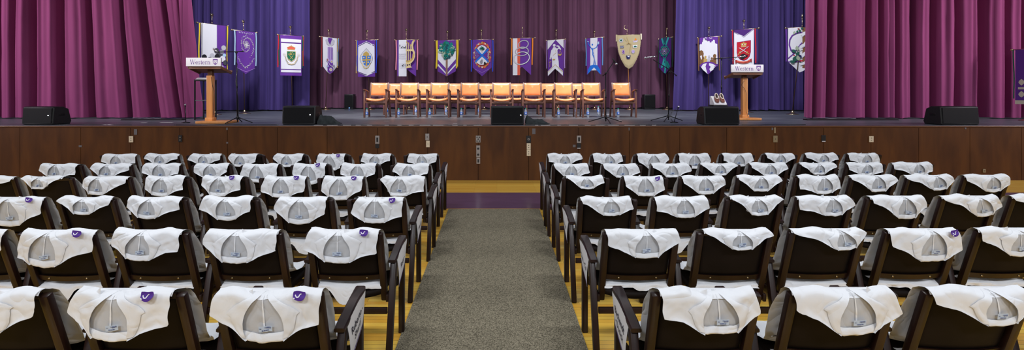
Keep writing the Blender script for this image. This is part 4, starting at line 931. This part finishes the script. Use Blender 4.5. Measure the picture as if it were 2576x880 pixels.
# ------------------------------------------------------------------ stool behind the left lectern, with papers
d = 12.1; xs, xe = PX(489, d), PX(521, d); zt = PZ(199.5, d)-S
t = thing('tall_stool', 'tall black metal frame stool behind the left lectern', 'stool', ((xs+xe)/2, d+.2, S)); w2 = (xe-xs)/2
for sx in (-1, 1):
    for sy in (-1, 1):
        g = MB(); g.bar((sx*w2, sy*.18, 0), (sx*w2, sy*.18, zt-.03), .028, .028, BLACKM, .003); g.build('leg', t)
g = MB(); g.bbox((0, 0, zt-.02), (w2*2+.03, .40, .035), BLACKP, .006); g.build('seat', t)
g = MB()
for z_ in (.03, .46):
    for sy in (-1, 1): g.bbox((0, sy*.18, z_), (w2*2, .02, .02), CHROME if z_ > .2 else BLACKM, .003)
g.build('footrest', t)
g = MB()
for i in range(4): g.bbox((.01*i-.03, .01*(i % 2), .005+.010*i), (.30, .22, .009), PAPER, .001, Matrix.Rotation(.05*i, 3, 'Z'))
tag(g.build('paper_stack', loc=(PX(499, d)+.12, d+.1, S+zt-.0015)), 'white papers lying on the black stool behind the left lectern', 'papers')
# ------------------------------------------------------------------ monitor speakers along the stage edge
def monitor(label, x0, x1, ynear, ytop, d, rz=0, led=None, tail=.16):
    Wd = PX(x1, d)-PX(x0, d); Hh = PZ(ytop, d+.06)-S
    t = thing('stage_monitor', label, 'speaker', ((PX(x0, d)+PX(x1, d))/2, d, S), rz, 'black monitor speakers along the stage edge')
    g = MB(); h2 = Wd/2
    prof = [(0, .015), (.03, 0), (.40, 0), (.43, .05), (.36, Hh*.86), (.24, Hh), (.06, Hh), (.03, Hh*.96), (0, .10)]
    n = len(prof); V = []
    for x, k in ((-h2, .93), (-h2+.02, 1), (h2-.02, 1), (h2, .93)):
        for y, z in prof: V.append((x, .215+(y-.215)*k, Hh/2+(z-Hh/2)*k if k < 1 else z))
    Fs = [tuple(range(n)), tuple(3*n+i for i in range(n-1, -1, -1))]
    for j in range(3):
        for i in range(n): Fs.append((j*n+i, (j+1)*n+i, (j+1)*n+(i+1) % n, j*n+(i+1) % n))
    g.add(V, Fs, BLACKP); g.build('cabinet', t, 'auto')
    g = MB(); g.bbox((0, .010, Hh*.50), (Wd-.05, .022, Hh*.84), GRILLE, .006, Matrix.Rotation(-.06, 3, 'X')); g.build('grille', t)
    for s in (-1, 1):
        g = MB(); g.bbox((s*(h2-.004), .20, Hh*.55), (.014, .14, .05), BLACKM, .005); g.build('handle', t, 'auto')
    if led:
        g = MB(); g.box((PX(led[0], d)-PX((x0+x1)/2, d), -.010, PZ(led[1], d)-S), (.016, .008, .012), LEDW); g.build('power_light', t)
    return t
monitor('black monitor speaker at the stage edge before the far left curtain', 50, 136, 312, 268, 10.50, -.10, (125, 290))
monitor('black monitor speaker at the stage edge, left of the orange chairs', 708, 793, 312, 266, 10.55, -.05, (781, 288.5))
monitor('black monitor speaker at the centre of the stage edge', 1235, 1318, 314, 266.5, 10.48, 0, (1310, 289.4))
monitor('black monitor speaker before the right lectern', 1772, 1862, 314, 268, 10.48, .02)
monitor('black monitor speaker at the stage edge before the far right curtain', 2366, 2468, 314, 267, 10.45, .06)
def back_speaker(label, x0, x1, yt, d, led):
    Wd = PX(x1, d)-PX(x0, d); Hh = PZ(yt, d)-S
    t = thing('floor_speaker', label, 'speaker', ((PX(x0, d)+PX(x1, d))/2, d, S))
    g = MB(); g.bbox((0, .17, Hh/2), (Wd, .34, Hh), BLACKP, .015); g.build('cabinet', t, 'auto')
    g = MB(); g.bbox((0, -.004, Hh*.54), (Wd*.88, .02, Hh*.80), GRILLE, .006); g.build('grille', t)
    if led: g = MB(); g.sphere((.02, -.016, .05), .016, LEDB); g.build('power_light', t)
back_speaker('upright black speaker with blue light standing left of the orange chairs', 866, 888.5, 237, 18.7, True)
back_speaker('upright black speaker standing right of the orange chairs', 1621.5, 1649, 237.5, 18.7, False)
def cloth_pile(label, x0, x1, ytop, d, seed):
    X0, X1 = PX(x0, d), PX(x1, d); hh = PZ(ytop, d)-S; Wd = X1-X0; g = MB()
    def fn(u, v):
        a = v*PI; x = u; prof = (math.sin(min(1, u*6+.35)*PI/2))*(1-u)**.75*(1.05+.2*math.sin(u*9+seed))
        r = max(.008, hh*prof*.5)
        n_ = .030*fbm(u*5+seed, v*4, seed)*min(1, (1-u)*4)
        return (X0+Wd*u, d+.16-math.cos(a)*(.15*(1-u*.5))+n_, S+.006+math.sin(a)*(2*r)+abs(n_)*math.sin(a)*1.2)
    g.grid(fn, 30, 18, GREYF); tag(g.build('cloth_cover', None, True), label, 'cover')
cloth_pile('crumpled black fabric cover beside the speaker left of the orange chairs', 797, 852, 287, 10.55, 3)
cloth_pile('crumpled black fabric cover beside the centre speaker', 1323, 1384, 294, 10.5, 8)
# ------------------------------------------------------------------ microphone stands
def tripod(t, r, z, rots, m=BLACKM):
    for a in rots:
        g = MB(); g.tube([(0, 0, z), (math.cos(a)*r*.96, math.sin(a)*r*.96, .02), (math.cos(a)*r, math.sin(a)*r, .012)], [.010, .009, .011], m); g.build('leg', t, True)
def micstand(label, base, d, topz, r, boom, rots, mtop=None):
    """boom = ((x,y,d), (x,y,d)) picture points with their depths"""
    X = PX(base, d); t = thing('microphone_stand', label, 'microphone stand', (X, d, S), 0, 'black microphone stands on the stage')
    O = Vector((X, d, S)); tripod(t, r, .13, rots)
    g = MB(); g.tube([(0, 0, .08), (0, 0, .16)], .024, BLACKP); g.build('hub', t, True)
    tp = Vector((mtop or 0, 0, topz))
    g = MB(); g.tube([(0, 0, .03), tp*.55, tp], [.012, .012, .009], BLACKM); g.tube([tp*.50, tp*.55], .018, BLACKP); g.build('pole', t, True)
    P = [Vector((PX(x, q), q, PZ(y, q)))-O for x, y, q in boom]
    g = MB(); g.tube(P, .0095, BLACKM); g.tube([P[0], P[0]+(P[1]-P[0])*.10], .018, BLACKP); g.build('boom', t, True)
    g = MB(); g.sphere(tp, .026, BLACKP, 8); g.build('clutch', t, True)
    return t
def mic(label, a, b, d, m=BLACKP, head=.026, hm=CHROME):
    A = Vector((PX(a[0], d), d-.02, PZ(a[1], d))); B = Vector((PX(b[0], d), d-.05, PZ(b[1], d))); g = MB()
    t = thing('microphone', label, 'microphone', A); 
    g.tube([Vector((0, 0, 0)), (B-A)*.85], [.013, .017], m, 10); g.build('body', t, True)
    g = MB(); g.sphere(B-A, head, hm, 10); g.build('head', t, True)
dL = 10.95
micstand('black boom microphone stand right of the left lectern', 597.5, dL, PZ(132, dL)-S, .30, ((612, 129, dL), (594, 130, dL), (548, 131, dL-.1)), (.1, 1.75, 4.3), PX(594.5, dL)-PX(597.5, dL))
mic('silver microphone hanging over the left lectern', (549, 131), (541, 124), dL-.1, CHROME)
dR = 12.3
micstand('black boom microphone stand behind the right lectern', 1815, dR+.3, PZ(146.5, dR+.3)-S, .28, ((1798, 148, dR+.3), (1818, 146.5, dR+.3), (1855, 143.5, dR+.1)), (.4, 2.5, 4.6), 0)
mic('silver microphone over the right lectern', (1856, 143.5), (1871, 141.5), dR+.1, CHROME)
dC = 11.15
micstand('tall black microphone stand right of centre on the stage', 1524, dC, PZ(184, dC)-S, .37, ((1516, 191, dC), (1525, 184, dC), (1544, 155, dC-.02)), (.25, 2.9, 4.75), 0)
mic('black microphone on the stand right of centre', (1540, 147), (1549, 161), dC-.02, BLACKP)
dM = 11.6
micstand('black boom microphone stand between the orange chairs and the right lectern', 1681.5, dM, PZ(181, dM)-S, .38, ((1702, 190.5, dM), (1684, 175, dM), (1643, 150, dM-.1)), (.35, 2.75, 4.15), PX(1684, dM)-PX(1681.5, dM))
mic('long silver microphone on the right boom stand', (1652, 141), (1622, 146), dM-.1, CHROME, .030)
for lab, x0, y0_, x1, y1_ in (('short black floor microphone stand at the edge right of the boom stand', 1696, 308.5, 1707, 267), ('short black floor microphone stand at the edge of the left magenta curtain', 467.5, 309, 466, 262)):
    d = 932/(y0_-Y0); t = thing('short_microphone_stand', lab, 'microphone stand', (PX(x0, d), d, S))
    g = MB(); g.lathe([(.085, 0), (.085, .010), (.06, .018), (.014, .026)], BLACKM); g.build('base', t, True)
    q = Vector((PX(x1, d)-PX(x0, d), 0, PZ(y1_, d)-S)); g = MB(); g.tube([(0, 0, .02), q*.88], .008, BLACKM); g.build('pole', t, True)
    g = MB(); g.tube([q*.86, q*.95], .014, BLACKP); g.sphere(q*.98, .020, CHROME, 8); g.build('head', t, True)
# ------------------------------------------------------------------ moccasins on a small display stand
d = 11.75; cxx = PX(1813.5, d); zt = PZ(264, d)-S
t = thing('display_table', 'small black pedestal with a white slanted display box behind a speaker', 'stand', (cxx, d+.15, S))
g = MB(); g.bbox((0, 0, zt/2-.01), (.30, .26, zt-.03), BLACKM, .006); g.bbox((0, 0, zt-.012), (.33, .30, .024), BLACKP, .005); g.build('pedestal', t, 'auto')
g = MB(); R = Matrix.Rotation(math.radians(-38), 3, 'X'); hh = PZ(243, d)-PZ(264, d)
g.prism([(-.142, -.13, zt), (-.142, .12, zt), (-.142, .12, zt+hh*1.05), (-.142, .06, zt+hh*1.05), (-.142, -.13, zt+.03)], (.284, 0, 0), WHITE); g.build('display_box', t)
SHOE = mat('brown_moccasin', (.20, .06, .04), .45); FUR = mat('cream_lining', (.75, .65, .55), .8)
for s_, nm in ((-1, 'left'), (1, 'right')):
    q = thing('moccasin', f'brown leather moccasin with pale trim on the white display box, {nm} of the pair', 'shoe', (cxx+s_*.064, d+.04, S+zt+.052), 0, 'pair of moccasins')
    q.rotation_euler = (math.radians(52), 0, s_*.10)
    g = MB()
    pr = [(-.005, .012, .01), (.0, .036, .03), (.03, .048, .038), (.07, .052, .042), (.12, .048, .044), (.17, .040, .05), (.205, .034, .052), (.225, .016, .045)]
    def fs(u, v):
        i = min(int(v*7), 6); f = v*7-i; a, b = pr[i], pr[i+1]; y = a[0]*(1-f)+b[0]*f; w_ = a[1]*(1-f)+b[1]*f; h_ = a[2]*(1-f)+b[2]*f; t_ = u*2*PI
        return (math.cos(t_)*w_, y, h_*.5+math.sin(t_)*h_*.5)
    g.grid(fs, 16, 14, SHOE); g.build('upper', q, True)
    g = MB(); P = [(math.cos(a)*.034, .155+math.sin(a)*.066, .050+.008*math.sin(a)) for a in [i*2*PI/18 for i in range(19)]]; g.tube(P, .010, FUR, 6, False)
    g.build('collar_trim', q, True)
    g = MB(); g.add([(math.cos(a)*.030, .155+math.sin(a)*.060, .0515) for a in [i*2*PI/16 for i in range(16)]], [tuple(range(16))], mat('shoe_inside', (.03, .015, .012), .9)); g.build('insole', q)
    g = MB(); g.tube([(-.03, .085, .050), (-.012, .075, .054), (.012, .075, .054), (.03, .085, .050)], .006, FUR, 6); g.sphere((0, .07, .056), .012, FUR, 6); g.build('bow', q, True)
# ------------------------------------------------------------------ floor troughs, tape, cables
for x0, x1, lab in ((303, 456, 'flat black footlight trough under the left magenta curtain'), (2032, 2262, 'flat black footlight trough under the right magenta curtain')):
    d = 12.0; g = MB(); a, b = PX(x0, d), PX(x1, d); t = thing('footlight_trough', lab, 'floor trough', ((a+b)/2, d+.1, S)); w = b-a
    g.prism([(-w/2, -.10, .0), (-w/2, .10, .0), (-w/2, .07, .028), (-w/2, -.07, .028)], (w, 0, 0), mat('flat_black', (.006, .006, .007), .5)); g.build('cover', t)
    g = MB(); rr = random.Random(int(x0)); n_ = 14
    P = [(-w/2+w*(.12+.5*i/n_), .09+.03*rr.uniform(-1, 1), .036+.012*rr.random()) for i in range(n_)]; g.tube(P, .006, mat('grey_cable', (.25, .24, .28), .4), 6); g.build('cable', t, True)
for i, (x0, x1, y) in enumerate(((356, 369, 308.4), (404, 435, 308), (966, 978, 304.3), (1511, 1538, 288), (1551, 1564, 303), (1140, 1150, 311))):
    d = 932/(y-Y0); g = MB(); g.bbox((0, 0, .0012), (PX(x1, d)-PX(x0, d), .05, .002), TAPEW, .0008)
    tag(g.build('floor_tape', loc=(PX((x0+x1)/2, d), d, S)), ('white tape mark on the stage floor, ' + ['leftmost, below the left magenta curtain', 'long one below the left magenta curtain', 'before the leftmost orange chairs', 'behind the tall microphone stand', 'beside the rightmost orange chair', 'near the centre stage edge'][i]), 'tape mark', 'white tape marks on the stage')
CAB = mat('black_cable', (.012, .012, .014), .25, coat=.5)
def cable(label, x0, x1, yb0, amp, seed, n=60, r=.007):
    g = MB(); P = []
    for i in range(n+1):
        x = x0+(x1-x0)*i/n; P.append((x, yb0+amp*fbm(x*.9, seed), S+r+.002+.006*max(0, fbm(x*1.7, seed, 5))))
    g.tube(P, r, CAB, 6); tag(g.build('stage_cable', None, True), label, 'cable', 'cables along the stage edge')
cable('black cable along the stage edge in front of the left lectern', PX(440, 10.35), PX(700, 10.35), 10.36, .09, 2)
cable('black cable along the stage edge in front of the orange chairs', PX(800, 10.35), PX(1235, 10.35), 10.34, .08, 4)
cable('black cable along the stage edge right of the centre speaker', PX(1320, 10.35), PX(1770, 10.35), 10.35, .09, 6)
cable('black cable along the stage edge right of the right lectern', PX(1865, 10.35), PX(2030, 10.35), 10.36, .06, 9, 40)
cable('black cable beside the far left speaker', PX(140, 10.35), PX(330, 10.35), 10.40, .10, 12, 40, .005)
g = MB(); rr = random.Random(5)  # pale pieces on the stage edge, glints put into their colour
for i in range(26):
    x = PX(800+i*34+rr.uniform(-6, 6), 10.27); w = rr.uniform(.06, .22)
    if abs(x-PX(1277, 10.3)) < .45: continue
    g.bbox((x, 10.250+rr.uniform(0, .015), S+.006), (w, .02, .010), mat('painted_glint', (.62, .60, .62), .3), .003, Matrix.Rotation(rr.uniform(-.04, .04), 3, 'Z'))
tag(g.build('edge_glint_strip'), 'pale tape strips painted as glints along the front edge of the stage', 'tape', kind='stuff')
def loop_cable(label, pts, d, r=.005):
    g = MB(); P = [Vector((PX(x, d), d+.02*math.sin(i*1.3), PZ(y, d))) for i, (x, y) in enumerate(pts)]
    Q = []
    for i in range(len(P)-1):
        p0, p1, p2, p3 = P[max(i-1, 0)], P[i], P[i+1], P[min(i+2, len(P)-1)]
        for k_ in range(5):
            t_ = k_/5; Q.append(.5*((2*p1)+(-p0+p2)*t_+(2*p0-5*p1+4*p2-p3)*t_*t_+(-p0+3*p1-3*p2+p3)*t_**3))
    Q.append(P[-1]); g.tube(Q, r, CAB, 6); tag(g.build('microphone_cable', None, True), label, 'cable')
loop_cable('thin black cable hanging along the left lectern boom stand', [(594, 133), (592, 150), (598, 170), (594, 205), (599, 240), (600, 262), (599, 300)], dL-.03)
loop_cable('thin black cable looping beside the short microphone stand on the right', [(1706, 269), (1698, 275), (1689, 285), (1687, 297), (1692, 306)], 11.1)
loop_cable('thin black cable drooping under the right boom arm', [(1829, 146), (1838, 153), (1846, 152), (1851, 145)], dR+.1, .004)
loop_cable('thin black cable curling down the right lectern column', [(1873, 203), (1866, 214), (1874, 224), (1877, 240), (1876, 275), (1884, 297), (1893, 304)], 12.13, .004)
loop_cable('thin black cable running down the left lectern column', [(531, 192), (533, 215), (538, 235), (537, 290)], 10.97, .004)
# ------------------------------------------------------------------ plates and marks on the stage front
def plate(label, x0, x1, y0_, y1_, kind):
    d = ST_Y-.002; cx_, cz = PX((x0+x1)/2, d), PZ((y0_+y1_)/2, d); w = PX(x1, d)-PX(x0, d); h = (y1_-y0_)*d/F
    t = thing('wall_plate', label, 'wall plate', (cx_, d, cz)); base = {'i': IVORY, 's': STEELP, 'k': BLACKP, 'o': OLIVE}[kind[0]]
    g = MB(); g.bbox((0, -.004, 0), (w, .010, h), base, .003); g.build('plate', t)
    g = MB(); k_ = kind[1:]
    if k_ == 'duplex':
        for z in (-.18, .18): g.bbox((0, -.010, z*h), (w*.22, .004, h*.10), HOLE, .001)
    elif k_ == 'slot': g.bbox((0, -.011, 0), (w*.42, .006, h*.55), HOLE, .001)
    elif k_ == 'dot': g.tube([(0, -.008, 0), (0, -.012, 0)], .008, HOLE)
    elif k_ == 'five':
        for x, z in ((-.25, .28), (.25, .28), (0, 0), (-.25, -.28), (.25, -.28)): g.tube([(x*w, -.008, z*h), (x*w, -.014, z*h)], .013, HOLE)
    elif k_ == 'jacks':
        for z in (.24, -.26): g.tube([(0, -.008, z*h), (0, -.016, z*h)], .022, HOLE)
    elif k_ == 'round': g.tube([(0, -.008, 0), (0, -.016, 0)], .022, STEELP); g.tube([(0, -.016, 0), (0, -.018, 0)], .010, HOLE)
    elif k_ == 'strip': g.bbox((0, -.010, -h*.40), (w*.8, .004, h*.10), WHITE, .001)
    elif k_ == 'pair':
        for z in (.2, -.2): g.tube([(0, -.008, z*h), (0, -.014, z*h)], .012, STEELP)
    g.build('socket', t)
for a in (('ivory outlet on the stage front, far left', 324.6, 335.4, 342, 358, 'iduplex'), ('black outlet on the stage front below the left curtain edge', 449, 458.5, 340, 357, 'kpair'),
          ('silver framed switch on the stage front above the left block', 944, 954.6, 341, 361.5, 'sslot'), ('small black plate below the left silver switch', 944.5, 954, 362.5, 372.5, 'kdot'),
          ('steel socket plate above an ivory plate, left of the aisle', 1070, 1080, 336, 352.6, 'sround'), ('ivory plate with one dot, left of the aisle', 1072, 1081, 353.8, 370, 'idot'),
          ('square steel plate with five sockets above the aisle', 1197, 1209, 341, 358.5, 'sfive'), ('tall steel plate with two round jacks above the aisle', 1198, 1208, 365.6, 396, 'sjacks'), ('small steel switch plate below the tall jack plate', 1198.5, 1208, 397, 411.7, 'sslot'),
          ('black socket plate above two ivory outlets, right of the aisle', 1324, 1335.5, 341, 359, 'kround'), ('upper ivory outlet right of the aisle', 1325, 1335, 360, 375.7, 'iduplex'), ('lower ivory outlet right of the aisle', 1325, 1335, 376.4, 392, 'iduplex'),
          ('silver framed switch on the stage front above the right block', 1451, 1462, 341, 359.5, 'sslot'), ('small black plate below the right silver switch', 1451, 1461, 360.3, 374, 'kstrip'),
          ('tan blank plate on the stage front, right side', 1945, 1955.7, 341, 358, 'odot'), ('black plate with a white strip on the stage front, right side', 2066, 2077, 340, 357, 'kstrip'), ('ivory outlet on the stage front, far right', 2186, 2197, 342, 357.5, 'iduplex'),
          ('small tan blank plate low on the stage front, far right', 2472, 2479, 425, 434, 'odot')):
    plate(*a)
for i, (x0, x1, y0_, y1_, m, lab) in enumerate(((198, 206, 365, 370, TAPEG, 'small grey tape patch far left'), (337, 345, 325, 339, TAPEG, 'upright grey tape patch above the left ivory outlet'), (1339, 1347, 323, 337, TAPEG, 'upright grey tape patch right of the aisle'), (1441, 1448, 364, 370, TAPEG, 'small grey tape patch beside the right silver switch'),
        (569, 573, 321, 327, TAPEG, 'tiny tape scrap under the left lectern'), (569, 574, 357, 361, TAPEG, 'tiny grey scrap below the left lectern'), (1948, 1951, 318, 335, mat('tan_tape', (.42, .33, .20), .6), 'upright tan tape strip above the tan plate'), (1941, 1945, 321, 327, TAPEG, 'tiny tape scrap beside the tan strip'), (1581, 1584, 321, 328, TAPEG, 'tiny tape scrap below the right microphone stand'), (2427, 2431, 320, 325, TAPEG, 'tiny tape scrap below the far right speaker'))):
    d = ST_Y-.003; g = MB(); g.bbox((0, 0, 0), (PX(x1, d)-PX(x0, d), .003, (y1_-y0_)*d/F), m, .0008)
    tag(g.build('tape_patch', loc=(PX((x0+x1)/2, d), d, PZ((y0_+y1_)/2, d))), lab+' on the stage front', 'tape')
